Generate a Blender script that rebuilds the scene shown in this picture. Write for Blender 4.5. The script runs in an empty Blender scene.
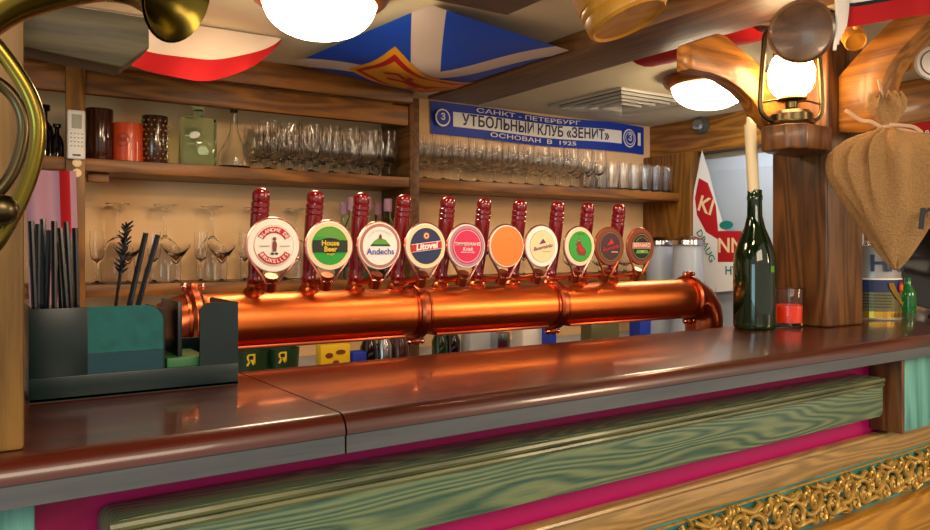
import bpy, bmesh, math, random
from mathutils import Vector, Matrix
random.seed(7)
PI = math.pi
C = bpy.context.scene.collection
scene = bpy.context.scene
E = 1.287                      # eye height above the floor; bar top is at 1.10
YAW = math.radians(33.1)

# ------------------------------------------------------------------ camera
cd = bpy.data.cameras.new('camera'); cam = bpy.data.objects.new('camera', cd); C.objects.link(cam)
cam.location = (0, 0, E); cam.rotation_euler = (PI/2, 0, -YAW)
cd.sensor_width = 36; cd.lens = 36*766/930; cd.shift_y = -15/930; cd.clip_start = 0.02
cd.dof.use_dof = False
scene.camera = cam

# ------------------------------------------------------------------ world and light
w = bpy.data.worlds.new('world'); scene.world = w; w.use_nodes = True
w.node_tree.nodes['Background'].inputs[0].default_value = (0.95, 0.80, 0.66, 1)
w.node_tree.nodes['Background'].inputs[1].default_value = 0.70

def area(name, loc, target, size, sy, power, color):
    l = bpy.data.lights.new(name, 'AREA'); l.shape = 'RECTANGLE'; l.size = size; l.size_y = sy
    l.energy = power; l.color = color
    o = bpy.data.objects.new(name, l); C.objects.link(o); o.location = loc
    d = Vector(target) - Vector(loc); o.rotation_euler = d.to_track_quat('-Z', 'Y').to_euler()
    return o
# the guests' side of the room: warm ceiling lamps behind the photographer, a cool window to the front left
area('room_lamps', (0.3, -1.3, E+0.95), (1.1, 1.3, E-0.1), 1.6, 0.7, 30, (1.0, 0.80, 0.58))
area('fill_light_right', (2.7, -1.1, E+0.55), (1.5, 0.8, E-0.5), 0.5, 0.5, 22, (1.0, 0.74, 0.46))  # added fill light, brightens the carved frieze, sack and right post
area('window_light', (-2.2, -0.9, E-0.1), (1.2, 0.9, E-0.3), 1.2, 1.2, 20, (0.50, 0.92, 1.0))
area('soffit_fill_left', (0.42, 1.05, E+0.522), (0.75, 2.4, E-0.05), 0.16, 0.10, 4.5, (1.0, 0.64, 0.34))  # added fill under the soffit, warms the back wall and pipe; no fitting
area('soffit_fill_right', (0.95, 0.85, E+0.522), (1.75, 2.1, E-0.15), 0.16, 0.10, 4.0, (1.0, 0.68, 0.42))  # second added fill under the soffit, towards the right of the wall
area('right_wall_light', (2.45, 1.9, E+0.45), (2.7, 2.2, E-0.1), 0.3, 0.3, 1.2, (0.75, 0.87, 1.0))  # small cool area light in mid-air, aimed at the right wall

vs = scene.view_settings
vs.view_transform = 'Standard'; vs.look = 'None'; vs.gamma = 1; vs.use_curve_mapping = False
vs.exposure = 0.12
scene.cycles.max_bounces = 24; scene.cycles.transmission_bounces = 24; scene.cycles.transparent_max_bounces = 24

# ------------------------------------------------------------------ measuring helpers
CY, SY = math.cos(YAW), math.sin(YAW)
def onY(px, Y):
    """x of the line of sight through column px at depth Y, and the distance along the optical axis"""
    t = (px-465)/766; d = Y/(CY-SY*t); return d*(CY*t+SY), d
def zat(py, d): return E + (250-py)/766*d
def PY(px, py, Y):
    x, d = onY(px, Y); return Vector((x, Y, zat(py, d)))
def PZ(px, py, Z):
    d = (Z-E)*766/(250-py); t = (px-465)/766
    return Vector((d*(CY*t+SY), d*(CY-SY*t), Z))
def PX(px, py, X):
    t = (px-465)/766; d = X/(CY*t+SY); return Vector((X, d*(CY-SY*t), zat(py, d)))

# ------------------------------------------------------------------ materials
def lin(h):
    h = h.lstrip('#'); v = [int(h[i:i+2], 16)/255 for i in (0, 2, 4)]
    return tuple(((c/12.92) if c <= 0.04045 else ((c+0.055)/1.055)**2.4) for c in v)+(1,)
M = {}
def mat(name, color, rough=0.5, metal=0.0, coat=0.0, trans=0.0, ior=1.45, emit=None, es=0.0, noise=0.0, nscale=30, bump=0.0, spec=0.5, sheen=0.0, subs=0.0, alpha=1):
    m = bpy.data.materials.new(name); m.use_nodes = True
    nt = m.node_tree; b = nt.nodes['Principled BSDF']
    c = lin(color) if isinstance(color, str) else color
    b.inputs['Base Color'].default_value = c
    b.inputs['Roughness'].default_value = rough
    b.inputs['Metallic'].default_value = metal
    b.inputs['Coat Weight'].default_value = coat
    b.inputs['Coat Roughness'].default_value = 0.06
    b.inputs['Transmission Weight'].default_value = trans
    b.inputs['IOR'].default_value = ior
    b.inputs['Specular IOR Level'].default_value = spec
    b.inputs['Sheen Weight'].default_value = sheen
    b.inputs['Alpha'].default_value = alpha
    if emit:
        b.inputs['Emission Color'].default_value = lin(emit) if isinstance(emit, str) else emit
        b.inputs['Emission Strength'].default_value = es
    if noise or bump:
        tc = nt.nodes.new('ShaderNodeTexCoord'); n = nt.nodes.new('ShaderNodeTexNoise')
        n.inputs['Scale'].default_value = nscale; n.inputs['Detail'].default_value = 6
        nt.links.new(tc.outputs['Object'], n.inputs['Vector'])
        if noise:
            r = nt.nodes.new('ShaderNodeValToRGB')
            r.color_ramp.elements[0].position = 0.3; r.color_ramp.elements[1].position = 0.72
            r.color_ramp.elements[0].color = tuple(x*(1-noise) for x in c[:3])+(1,)
            r.color_ramp.elements[1].color = tuple(min(1, x*(1+noise*0.6)) for x in c[:3])+(1,)
            nt.links.new(n.outputs['Fac'], r.inputs['Fac']); nt.links.new(r.outputs['Color'], b.inputs['Base Color'])
        if bump:
            bp = nt.nodes.new('ShaderNodeBump'); bp.inputs['Strength'].default_value = bump; bp.inputs['Distance'].default_value = 0.004
            nt.links.new(n.outputs['Fac'], bp.inputs['Height']); nt.links.new(bp.outputs['Normal'], b.inputs['Normal'])
    M[name] = m; return m

def wood(name, dark, light, axis='X', fine=60, wave=7, rough=0.45, coat=0.0, bump=0.35, tint=None, mixw=0.42, dist=5):
    m = bpy.data.materials.new(name); m.use_nodes = True; nt = m.node_tree; b = nt.nodes['Principled BSDF']
    N = nt.nodes.new; L = nt.links.new
    tc = N('ShaderNodeTexCoord'); mp = N('ShaderNodeMapping'); L(tc.outputs['Object'], mp.inputs['Vector'])
    s = {'X': (0.06, 1, 1), 'Y': (1, 0.06, 1), 'Z': (1, 1, 0.06)}[axis]; mp.inputs['Scale'].default_value = s
    mp2 = N('ShaderNodeMapping'); L(tc.outputs['Object'], mp2.inputs['Vector'])
    mp2.inputs['Scale'].default_value = tuple(0.10 if v < 1 else 1 for v in s)
    n = N('ShaderNodeTexNoise'); n.inputs['Scale'].default_value = fine*5.5; n.inputs['Detail'].default_value = 8; n.inputs['Roughness'].default_value = 0.7
    L(mp.outputs['Vector'], n.inputs['Vector'])
    nd = N('ShaderNodeTexNoise'); nd.inputs['Scale'].default_value = 9; nd.inputs['Detail'].default_value = 2
    L(mp2.outputs['Vector'], nd.inputs['Vector'])
    ml = N('ShaderNodeMath'); ml.operation = 'MULTIPLY'; ml.inputs[1].default_value = wave*dist*2.0; L(nd.outputs['Fac'], ml.inputs[0])
    sn = N('ShaderNodeMath'); sn.operation = 'SINE'; L(ml.outputs[0], sn.inputs[0])
    wv = N('ShaderNodeMath'); wv.operation = 'MULTIPLY_ADD'; wv.inputs[1].default_value = 0.32; wv.inputs[2].default_value = 0.5; L(sn.outputs[0], wv.inputs[0])
    mx = N('ShaderNodeMix'); mx.data_type = 'FLOAT'; mx.inputs['Factor'].default_value = mixw
    L(n.outputs['Fac'], mx.inputs['A']); L(wv.outputs[0], mx.inputs['B'])
    r = N('ShaderNodeValToRGB'); e = r.color_ramp.elements
    e[0].position = 0.22; e[1].position = 0.78; e[0].color = lin(dark); e[1].color = lin(light)
    L(mx.outputs['Result'], r.inputs['Fac'])
    out = r.outputs['Color']
    if tint:
        n2 = N('ShaderNodeTexNoise'); n2.inputs['Scale'].default_value = 2.2; n2.inputs['Detail'].default_value = 3
        L(mp2.outputs['Vector'], n2.inputs['Vector'])
        r2 = N('ShaderNodeValToRGB'); r2.color_ramp.elements[0].position = 0.42; r2.color_ramp.elements[1].position = 0.62
        L(n2.outputs['Fac'], r2.inputs['Fac'])
        m2 = N('ShaderNodeMix'); m2.data_type = 'RGBA'; m2.blend_type = 'MULTIPLY'
        L(r2.outputs['Color'], m2.inputs['Factor']); L(out, m2.inputs['A']); m2.inputs['B'].default_value = lin(tint)
        out = m2.outputs['Result']
    L(out, b.inputs['Base Color'])
    b.inputs['Roughness'].default_value = rough; b.inputs['Coat Weight'].default_value = coat; b.inputs['Coat Roughness'].default_value = 0.08
    if bump:
        bp = N('ShaderNodeBump'); bp.inputs['Strength'].default_value = bump; bp.inputs['Distance'].default_value = 0.002
        L(mx.outputs['Result'], bp.inputs['Height']); L(bp.outputs['Normal'], b.inputs['Normal'])
    M[name] = m; return m

wood('bar_varnish', '#2c0b05', '#60220f', 'X', 40, 3, 0.32, 0.55, 0.05, mixw=0.35)
wood('bar_edge_sheen', '#40464a', '#5c5e60', 'X', 50, 3, 0.4, 0.2, 0.1)  # bluish reflection on the slab's front face, put into the colour
wood('oak_x', '#422208', '#a0641e', 'X', 60, 6)
wood('oak_y', '#3c2210', '#7c5228', 'Y', 60, 6)
wood('oak_z', '#4c2a0a', '#a0681e', 'Z', 60, 6)
wood('oak_warm', '#5c300c', '#c4802c', 'X', 45, 7, 0.4, 0.2)
wood('oak_warm_y', '#5c300c', '#c4802c', 'Y', 45, 7, 0.4, 0.2)
wood('post_wood', '#341c0c', '#86562a', 'Z', 55, 8, 0.4, 0.15, 0.3)
wood('post_tan', '#5c401a', '#946c30', 'Z', 55, 5, 0.5)
wood('grey_wood', '#302a1a', '#665c3c', 'X', 50, 6, 0.5)
wood('soffit_wood', '#2e1410', '#4a221a', 'X', 40, 4, 0.4)
wood('plank_wood', '#144e4a', '#8e9468', 'X', 50, 14, 0.42, 0.2, 0.5, tint='#6fb8ac', mixw=0.5, dist=8)  # greenish light on the bar front put into the plank colour
wood('plank_mould', '#2a3626', '#77784c', 'X', 55, 7, 0.4, 0.2)
wood('rail_wood', '#7a6038', '#c89c5c', 'X', 70, 12, 0.35, 0.3, 0.4)
wood('rail_orange', '#8a5a1c', '#d8982e', 'X', 60, 9, 0.4, 0.2, 0.4)
wood('teal_lit_wood', '#1f5e5c', '#57a39c', 'X', 40, 5, 0.4, 0.2)  # same greenish light painted into the wood around the frieze
wood('teal_lit_post', '#2e7470', '#78c0b2', 'Z', 40, 6, 0.4, 0.2)  # teal light on the stiles put into their colour
wood('mug_wood', '#b8741a', '#e09a2e', 'Z', 30, 4, 0.4, 0.3, 0.05)
wood('mug_dark', '#3c281c', '#6c4e36', 'Y', 30, 4, 0.4, 0.2, 0.1)
wood('floor_wood', '#2c1c12', '#4c3220', 'X', 30, 3, 0.5)
mat('magenta', '#b0035e', 0.45)
mat('plaster', '#eec592', 0.9, noise=0.10, nscale=5, bump=0.1)
mat('ceiling_paint', '#e6d8b4', 0.85, noise=0.05, nscale=3)
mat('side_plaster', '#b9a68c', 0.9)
mat('copper', '#ea7a3a', 0.34, 1.0, noise=0.14, nscale=9)
mat('copper_dark', '#b85c38', 0.3, 1.0)
mat('copper_pink', '#d89080', 0.2, 1.0)
mat('brass', '#7c6c2c', 0.24, 1.0, noise=0.45, nscale=8)
mat('brass_old', '#5a4e36', 0.3, 1.0)
mat('steel', '#b8bcc4', 0.2, 1.0)
mat('red_gloss', '#720412', 0.18, 0.0, coat=0.8)
mat('gold_carved', '#c8a050', 0.34, 0.5, noise=0.25, nscale=60)
mat('glass', (1, 1, 1, 1), 0.0, trans=1.0, ior=1.3)
mat('green_glass', '#cdf0dc', 0.02, trans=1.0, ior=1.3)
mat('bottle_green', '#1c4a1e', 0.04, trans=0.85, ior=1.5, coat=0.4)
mat('leaf_glass', '#146a28', 0.08, coat=0.5)
mat('dark_glass', '#120c0a', 0.08, coat=0.5)
mat('lamp_glass', '#fff4e0', 0.4, emit=(1.0, 0.79, 0.53, 1), es=23)
mat('lantern_glow', '#fff4e0', 0.4, emit=(1.0, 0.66, 0.34, 1), es=26)
mat('lamp_rim', '#a86a3a', 0.3, 0.9)
mat('white_plastic', '#e6e2dc', 0.4)
mat('screen_grey', '#6c7a70', 0.3)
mat('white', '#f2ece4', 0.5)
mat('cream', '#f0d6a4', 0.5)
mat('black', '#0c0c0e', 0.35)
mat('caddy_plastic', '#0c2426', 0.32, noise=0.2, nscale=40)
mat('caddy_dark', '#10181c', 0.3)
mat('teal_sheet', '#0e6664', 0.22, noise=0.25, nscale=60)
mat('teal_deep', '#0c4250', 0.3)
mat('green_base', '#1f6b34', 0.4)
mat('straw_black', '#0a121c', 0.25, coat=0.4)
mat('red', '#c01420', 0.5)
mat('flag_red', '#b80c16', 0.8)
mat('flag_white', '#e4d0bc', 0.8)
mat('cloth_pink', '#b48aa0', 0.8)
mat('candle_wax', '#e8d8b0', 0.45)
mat('orange_wax', '#e83410', 0.3, emit='#ff3808', es=0.15)  # faint emission gives the wax an added glow of its own
mat('burlap', '#a88050', 0.95, noise=0.18, nscale=220, bump=0.9)
mat('cloth_tie', '#c8a484', 0.9)
mat('ceramic_brown', '#3c1c10', 0.15, coat=0.6)
mat('ceramic_orange', '#c84414', 0.3, coat=0.3)
mat('blue', '#1638ac', 0.5)
mat('navy', '#1c2c58', 0.5)
mat('green', '#20a030', 0.4)
mat('dark_green', '#1c3c22', 0.4)
mat('dark_olive', '#20281c', 0.4)
mat('pink', '#d00850', 0.4)
mat('orange', '#e07a18', 0.35)
mat('purple', '#6c2c6c', 0.5)
mat('maroon', '#3a1020', 0.4)
mat('hill_green', '#5c9c34', 0.5)
mat('brown', '#7c3a1c', 0.5)
mat('yellow', '#e8c020', 0.5)
mat('gold', '#c8a040', 0.3, 0.8)
mat('grey_white', '#b8c0c8', 0.5)
mat('vent_white', '#d0cabc', 0.5)
mat('vent_dark', '#4c4a42', 0.6)
mat('teal_print', '#107c70', 0.5)
mat('can_grey', '#aaa8a4', 0.35, 0.4)
mat('can_olive', '#6e6a48', 0.35, 0.4)
mat('fridge_white', '#c4ccd6', 0.3)
mat('clear_pane', '#dce6f0', 0.02, trans=1.0)
mat('milk_plastic', '#c8d4e4', 0.3, trans=0.3)

# ------------------------------------------------------------------ mesh builder
def text_mesh(s, size, bold=0.0, shear=0.0):
    cu = bpy.data.curves.new('t', 'FONT'); cu.body = s; cu.size = size; cu.align_x = 'CENTER'; cu.align_y = 'CENTER'
    cu.offset = bold*size; cu.shear = shear; cu.resolution_u = 3
    o = bpy.data.objects.new('t', cu); C.objects.link(o)
    dg = bpy.context.evaluated_depsgraph_get(); me = bpy.data.meshes.new_from_object(o.evaluated_get(dg))
    vs_ = [v.co.copy() for v in me.vertices]; fs = [tuple(p.vertices) for p in me.polygons]
    bpy.data.objects.remove(o); bpy.data.curves.remove(cu); bpy.data.meshes.remove(me)
    return vs_, fs

class MB:
    def __init__(s, mat='white'):
        s.bm = bmesh.new(); s.mats = []; s.use(mat); s.map = lambda u, v, l: Vector((u, -l, v)); s.layer = 0.0
    def use(s, m):
        if m not in s.mats: s.mats.append(m)
        s.mi = s.mats.index(m); return s
    def face(s, vs_):
        try: f = s.bm.faces.new(vs_)
        except ValueError: return
        f.material_index = s.mi; f.smooth = True; return f
    def box(s, x0, x1, y0, y1, z0, z1, bev=0.0, rot=None, seg=2):
        t = bmesh.new(); bmesh.ops.create_cube(t, size=1)
        for v in t.verts:
            v.co = Vector(((x0+x1)/2+v.co.x*(x1-x0), (y0+y1)/2+v.co.y*(y1-y0), (z0+z1)/2+v.co.z*(z1-z0)))
        if bev: bmesh.ops.bevel(t, geom=list(t.edges), offset=bev, segments=seg, affect='EDGES', profile=0.5)
        s.merge(t, rot); return s
    def merge(s, t, mtx=None):
        mp = {}
        for v in t.verts: mp[v] = s.bm.verts.new(mtx @ v.co if mtx else v.co)
        for f in t.faces: s.face([mp[v] for v in f.verts])
        t.free()
    def lathe(s, prof, c=(0, 0, 0), n=32, mtx=None, fn=None):
        """prof: list of (r, z)"""
        c = Vector(c); rings = []
        for r, z in prof:
            if r < 1e-6: rings.append([s.bm.verts.new(Vector((0, 0, z)))])
            else:
                ring = []
                for i in range(n):
                    a = 2*PI*i/n; rr = r*(fn(a, z) if fn else 1)
                    ring.append(s.bm.verts.new(Vector((rr*math.cos(a), rr*math.sin(a), z))))
                rings.append(ring)
        for ring in rings:
            for v in ring: v.co = (mtx @ v.co if mtx else v.co) + c
        for a, b in zip(rings[:-1], rings[1:]):
            for i in range(n):
                j = (i+1) % n
                q = [a[i % len(a)], a[j % len(a)], b[j % len(b)], b[i % len(b)]]
                q = [v for k, v in enumerate(q) if v not in q[:k]]
                if len(q) > 2: s.face(q)
        return s
    def tube(s, pts, r, n=10, closed=False, flat=None, caps=True):
        pts = [Vector(p) for p in pts]; m = len(pts); rings = []
        rs = r if isinstance(r, (list, tuple)) else [r]*m
        up = None
        for i, p in enumerate(pts):
            a = pts[(i-1) % m] if (closed or i > 0) else p; b = pts[(i+1) % m] if (closed or i < m-1) else p
            t = (b-a).normalized()
            if up is None:
                up = Vector((0, 0, 1)) if abs(t.z) < 0.9 else Vector((1, 0, 0))
            u = (up - t*up.dot(t)).normalized(); up = u; v = t.cross(u)
            k = flat or 1.0
            rings.append([s.bm.verts.new(p + u*rs[i]*math.cos(2*PI*j/n) + v*rs[i]*k*math.sin(2*PI*j/n)) for j in range(n)])
        rng = range(m if closed else m-1)
        for i in rng:
            a, b = rings[i], rings[(i+1) % m]
            for j in range(n): s.face([a[j], a[(j+1) % n], b[(j+1) % n], b[j]])
        if not closed and caps: s.face(rings[0][::-1]); s.face(rings[-1])
        return s
    def prism(s, poly, plane, lo, hi, bev=0.0):
        t = bmesh.new()
        f3 = {'XZ': lambda u, v, w: (u, w, v), 'YZ': lambda u, v, w: (w, u, v), 'XY': lambda u, v, w: (u, v, w)}[plane]
        a = [t.verts.new(f3(u, v, lo)) for u, v in poly]; b = [t.verts.new(f3(u, v, hi)) for u, v in poly]
        t.faces.new(a); t.faces.new(b[::-1]); n = len(poly)
        for i in range(n): t.faces.new([a[i], b[i], b[(i+1) % n], a[(i+1) % n]])
        bmesh.ops.recalc_face_normals(t, faces=t.faces)
        if bev: bmesh.ops.bevel(t, geom=list(t.edges), offset=bev, segments=2, affect='EDGES', profile=0.5)
        s.merge(t); return s
    def ball(s, c, rx, ry=None, rz=None, n=12, rot=None):
        t = bmesh.new(); bmesh.ops.create_uvsphere(t, u_segments=n, v_segments=max(6, n//2), radius=1)
        m = Matrix.Translation(Vector(c)) @ (rot or Matrix()) @ Matrix.Diagonal((rx, ry or rx, rz or rx, 1))
        s.merge(t, m); return s
    # flat print, mapped on a surface by s.map(u, v, lift)
    def up(s, d=0.0004): s.layer += d; return s
    def poly(s, pts, mat=None):
        if mat: s.use(mat)
        s.face([s.bm.verts.new(s.map(u, v, s.layer)) for u, v in pts]); return s.up()
    def disc(s, cx, cy, rx, ry=None, mat=None, n=32, a0=0, a1=2*PI):
        ry = ry or rx; full = abs(a1-a0) > 6.28
        return s.poly([(cx+rx*math.cos(a0+(a1-a0)*i/(n if full else n-1)), cy+ry*math.sin(a0+(a1-a0)*i/(n if full else n-1))) for i in range(n)], mat)
    def ring2(s, cx, cy, r0, r1, mat=None, n=40, a0=0, a1=2*PI):
        if mat: s.use(mat)
        P = []
        for i in range(n+1):
            a = a0+(a1-a0)*i/n
            P.append((s.bm.verts.new(s.map(cx+r0*math.cos(a), cy+r0*math.sin(a), s.layer)), s.bm.verts.new(s.map(cx+r1*math.cos(a), cy+r1*math.sin(a), s.layer))))
        for a, b in zip(P[:-1], P[1:]): s.face([a[0], b[0], b[1], a[1]])
        return s.up()
    def rect(s, u0, u1, v0, v1, mat=None, n=1):
        if mat: s.use(mat)
        for i in range(n):
            a = u0+(u1-u0)*i/n; b = u0+(u1-u0)*(i+1)/n
            s.face([s.bm.verts.new(s.map(*q, s.layer)) for q in ((a, v0), (b, v0), (b, v1), (a, v1))])
        return s.up()
    def text(s, t, size, u=0, v=0, mat=None, bold=0.015, shear=0, rot=0, sx=1.0):
        if mat: s.use(mat)
        V, F = text_mesh(t, size, bold, shear); c_, s_ = math.cos(rot), math.sin(rot)
        vv = [s.bm.verts.new(s.map(u+p.x*sx*c_-p.y*s_, v+p.x*sx*s_+p.y*c_, s.layer)) for p in V]
        for f in F: s.face([vv[i] for i in f])
        return s.up()
    def arctext(s, t, size, r, mid, step, mat=None, inward=False, cx=0, cy=0, bold=0.02):
        """letters round a circle; mid = angle of the middle letter"""
        n = len(t)
        for i, ch in enumerate(t):
            if ch == ' ': continue
            k = i-(n-1)/2; a = mid + (k*step if inward else -k*step)
            rot = a+PI/2 if inward else a-PI/2
            s.text(ch, size, cx+r*math.cos(a), cy+r*math.sin(a), mat, bold, 0, rot); s.layer -= 0.0004
        return s.up()
    def build(s, name, parent=None, loc=None, sharp=38, label=None):
        bmesh.ops.recalc_face_normals(s.bm, faces=s.bm.faces)
        me = bpy.data.meshes.new(name); s.bm.to_mesh(me); s.bm.free()
        for m in s.mats: me.materials.append(M[m])
        me.set_sharp_from_angle(angle=math.radians(sharp))
        o = bpy.data.objects.new(name, me); C.objects.link(o)
        if parent: o.parent = parent
        if loc: o.location = loc
        if label: o['label'] = label
        return o

def tag(o, label, cat, group=None, kind=None):
    o['label'] = label; o['category'] = cat
    if group: o['group'] = group
    if kind: o['kind'] = kind
    return o
def thing(name, label, cat, loc=(0, 0, 0), rot=(0, 0, 0), group=None):
    o = bpy.data.objects.new(name, None); C.objects.link(o); o.location = loc; o.rotation_euler = rot
    o.empty_display_size = 0.05
    return tag(o, label, cat, group)
def struct(o, label=None):
    o['kind'] = 'structure'
    if label: o['label'] = label
    return o
def copy_tree(o, parent=None):
    c = o.copy(); C.objects.link(c); c.parent = parent
    for ch in [x for x in bpy.data.objects if x.parent == o]: copy_tree(ch, c)
    return c
def smooth(pts, n=6):
    """Catmull-Rom through points of any dimension"""
    P = [tuple(p) for p in pts]; P = [P[0]]+P+[P[-1]]; out = []
    for i in range(1, len(P)-2):
        for k in range(n):
            t = k/n
            out.append(tuple(0.5*((2*b)+(-a+c)*t+(2*a-5*b+4*c-d)*t*t+(-a+3*b-3*c+d)*t**3) for a, b, c, d in zip(P[i-1], P[i], P[i+1], P[i+2])))
    out.append(P[-2]); return out

# ------------------------------------------------------------------ room shell
ZC = E+0.58; WY = 2.55; WX = 2.80
struct(MB('floor_wood').box(-1.4, 3.0, -2.2, 2.7, -0.06, 0).build('floor'))
struct(MB('plaster').box(-0.60, WX, WY, WY+0.1, 0, ZC).build('wall_back'))
struct(MB('side_plaster').box(WX, WX+0.1, 0.2, WY+0.1, 0, ZC).build('wall_right'))
struct(MB('side_plaster').box(-0.70, -0.60, 1.6, WY+0.1, 0, ZC).build('wall_left'))
struct(MB('ceiling_paint').box(-0.70, WX+0.1, 0.2, WY+0.1, ZC, ZC+0.06).build('ceiling'))
struct(MB('soffit_wood').box(-0.70, 1.027, 0.25, 1.40, E+0.53, ZC, 0.004).build('trim_1'), 'dark red-brown boarded soffit over the guest side')
struct(MB('oak_y').box(1.36, 1.573, 0.75, 2.33, E+0.53, ZC, 0.006).build('trim_2'), 'heavy brown ceiling beam running back from the post')
struct(MB('oak_warm_y').box(WX-0.10, WX, 0.6, WY, E+0.43, ZC, 0.005).build('trim_3'), 'brown header beam along the right wall')
struct(MB('oak_x').box(1.58, WX-0.1, 0.70, 0.78, ZC-0.07, ZC, 0.005).build('trim_4'), 'brown beam over the front of the bar')

# ------------------------------------------------------------------ shelf unit
SF = 2.33
su = thing('wall_shelf_unit', 'brown wooden wall shelving with two long shelves behind the beer taps', 'shelving', (0, SF, E-0.4))
def sub(mb, name, par, **k):       # geometry was written in world coordinates
    inv = Vector(par.location)
    for v in mb.bm.verts: v.co -= inv
    return mb.build(name, par, **k)
US, LS = E+0.2526, E-0.0965
sub(MB('oak_x').box(-0.58, 1.290, SF, WY-0.002, US-0.036, US, 0.003), 'shelf', su)
sub(MB('oak_x').box(1.328, 2.655, SF, WY-0.002, US-0.036, US, 0.003), 'shelf', su)
sub(MB('oak_x').box(-0.58, 1.290, SF, WY-0.002, LS-0.034, LS, 0.003), 'shelf', su)
sub(MB('oak_x').box(1.328, 2.655, SF, WY-0.002, LS-0.034, LS, 0.003), 'shelf', su)
sub(MB('oak_z').box(0.226, 0.274, SF-0.012, SF, E-0.369, ZC-0.001, 0.003), 'upright', su)
sub(MB('oak_y').box(1.2905, 1.3275, SF-0.003, WY-0.002, E-0.369, E+0.529, 0.003), 'upright', su)
sub(MB('oak_z').box(2.656, 2.71, SF-0.06, WY-0.002, E-0.369, E+0.43, 0.003), 'upright', su)
sub(MB('oak_x').box(-0.58, 1.288, SF+0.002, SF+0.03, E+0.43, E+0.50, 0.006), 'fascia', su)
sub(MB('oak_x').box(-0.58, 1.288, SF-0.03, SF+0.0, E+0.502, ZC-0.001, 0.006), 'fascia', su)
sub(MB('oak_x').box(0.285, 0.34, SF+0.03, SF+0.06, US-0.062, US-0.037, 0.003), 'batten', su)

# back counter under the shelves
bc = thing('back_counter', 'grey back counter behind the bar, under the shelves', 'counter', (1.2, 2.15, 0))
sub(MB('grey_white').box(-0.55, 2.70, 1.98, WY-0.002, E-0.40, E-0.37, 0.004), 'worktop', bc)
sub(MB('side_plaster').box(-0.55, 2.70, 2.02, WY-0.002, 0.0, E-0.401), 'cabinet_front', bc)

# ------------------------------------------------------------------ bar counter (turned 1.9 degrees)
BR = math.radians(1.9)
def barpt(x, y, z): return Vector((x*math.cos(BR)-y*math.sin(BR), 0.787+x*math.sin(BR)+y*math.cos(BR), z))
BT = E-0.187
bt = thing('countertop', 'long varnished red-brown wooden bar top with rounded front edge', 'countertop', (0, 0.787, BT-0.045), (0, 0, BR))
JX = 0.362
def slab(x0, x1):
    z0, z1 = 0.0, 0.045
    p = [(0.375, z0), (0.375, z1-0.002), (0.373, z1), (0.022, z1)]
    for i in range(1, 9):
        a = PI/2*i/8; p.append((0.022-0.020*math.sin(a), z1-0.022+0.022*math.cos(a)))
    p += [(0.004, z1-0.024), (0.004, z0+0.001), (0.006, z0)]
    m = MB('bar_varnish').prism(p, 'YZ', x0, x1)
    for f in m.bm.faces:
        c = f.calc_center_median()
        if c.y < 0.008 and c.z < z1-0.023: f.material_index = 1
    m.mats.append('bar_edge_sheen'); return m
slab(-0.5, JX-0.0012).build('board', bt, sharp=25)
slab(JX+0.0012, 2.74).build('board', bt, sharp=25)

bf = thing('bar_counter', 'panelled bar front with magenta ground, teal-lit plank and carved gilded frieze', 'bar counter', (0, 0.787, 0), (0, 0, BR))
zr = lambda v: E-v
MB('magenta').box(-0.5, 2.70, 0.133, 0.16, 0.02, BT-0.046).build('back_panel', bf)
# plank with rounded end corners
def rrect(x0, x1, z0, z1, r, n=6):
    P = []
    for cx, cz, a in ((x1-r, z1-r, 0), (x0+r, z1-r, PI/2), (x0+r, z0+r, PI), (x1-r, z0+r, 1.5*PI)):
        for i in range(n+1): P.append((cx+r*math.cos(a+PI/2*i/n), cz+r*math.sin(a+PI/2*i/n)))
    return P
MB('plank_wood').prism(rrect(0.125, 1.697, zr(0.366), zr(0.279), 0.014), 'XZ', 0.067, 0.132, 0.003).build('plank', bf)
m = MB('plank_mould')
m.tube([(0.125, 0.062, zr(0.284)), (1.685, 0.062, zr(0.284))], 0.0055, 8)
m.tube([(0.125, 0.064, zr(0.2945)), (1.688, 0.064, zr(0.2945))], 0.0045, 8)
m.build('plank_moulding', bf)
m = MB('rail_wood'); m.box(-0.5, 2.70, 0.108, 0.132, zr(0.478), zr(0.423), 0.004)
m.tube([(-0.5, 0.109, zr(0.428)), (2.70, 0.109, zr(0.428))], 0.0055, 8); m.build('rail', bf)
MB('teal_lit_wood').box(-0.5, 2.70, 0.118, 0.132, zr(0.590), zr(0.479)).build('frieze_ground', bf)
MB('rail_orange').box(-0.5, 2.70, 0.085, 0.132, zr(0.70), zr(0.585), 0.006).build('base_rail', bf)
MB('teal_lit_wood').box(-0.5, 2.70, 0.10, 0.132, 0.02, zr(0.701), 0.004).build('skirting', bf)
MB('teal_lit_post').box(-0.3, 0.061, 0.083, 0.132, zr(0.422), BT-0.046, 0.003).build('stile', bf)
m = MB('teal_lit_post'); m.box(1.776, 2.1, 0.06, 0.132, zr(0.412), BT-0.046, 0.003); m.build('stile', bf)
MB('post_wood').box(1.762, 1.7755, 0.058, 0.132, zr(0.414), BT-0.046, 0.003).build('stile_edge', bf)
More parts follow.
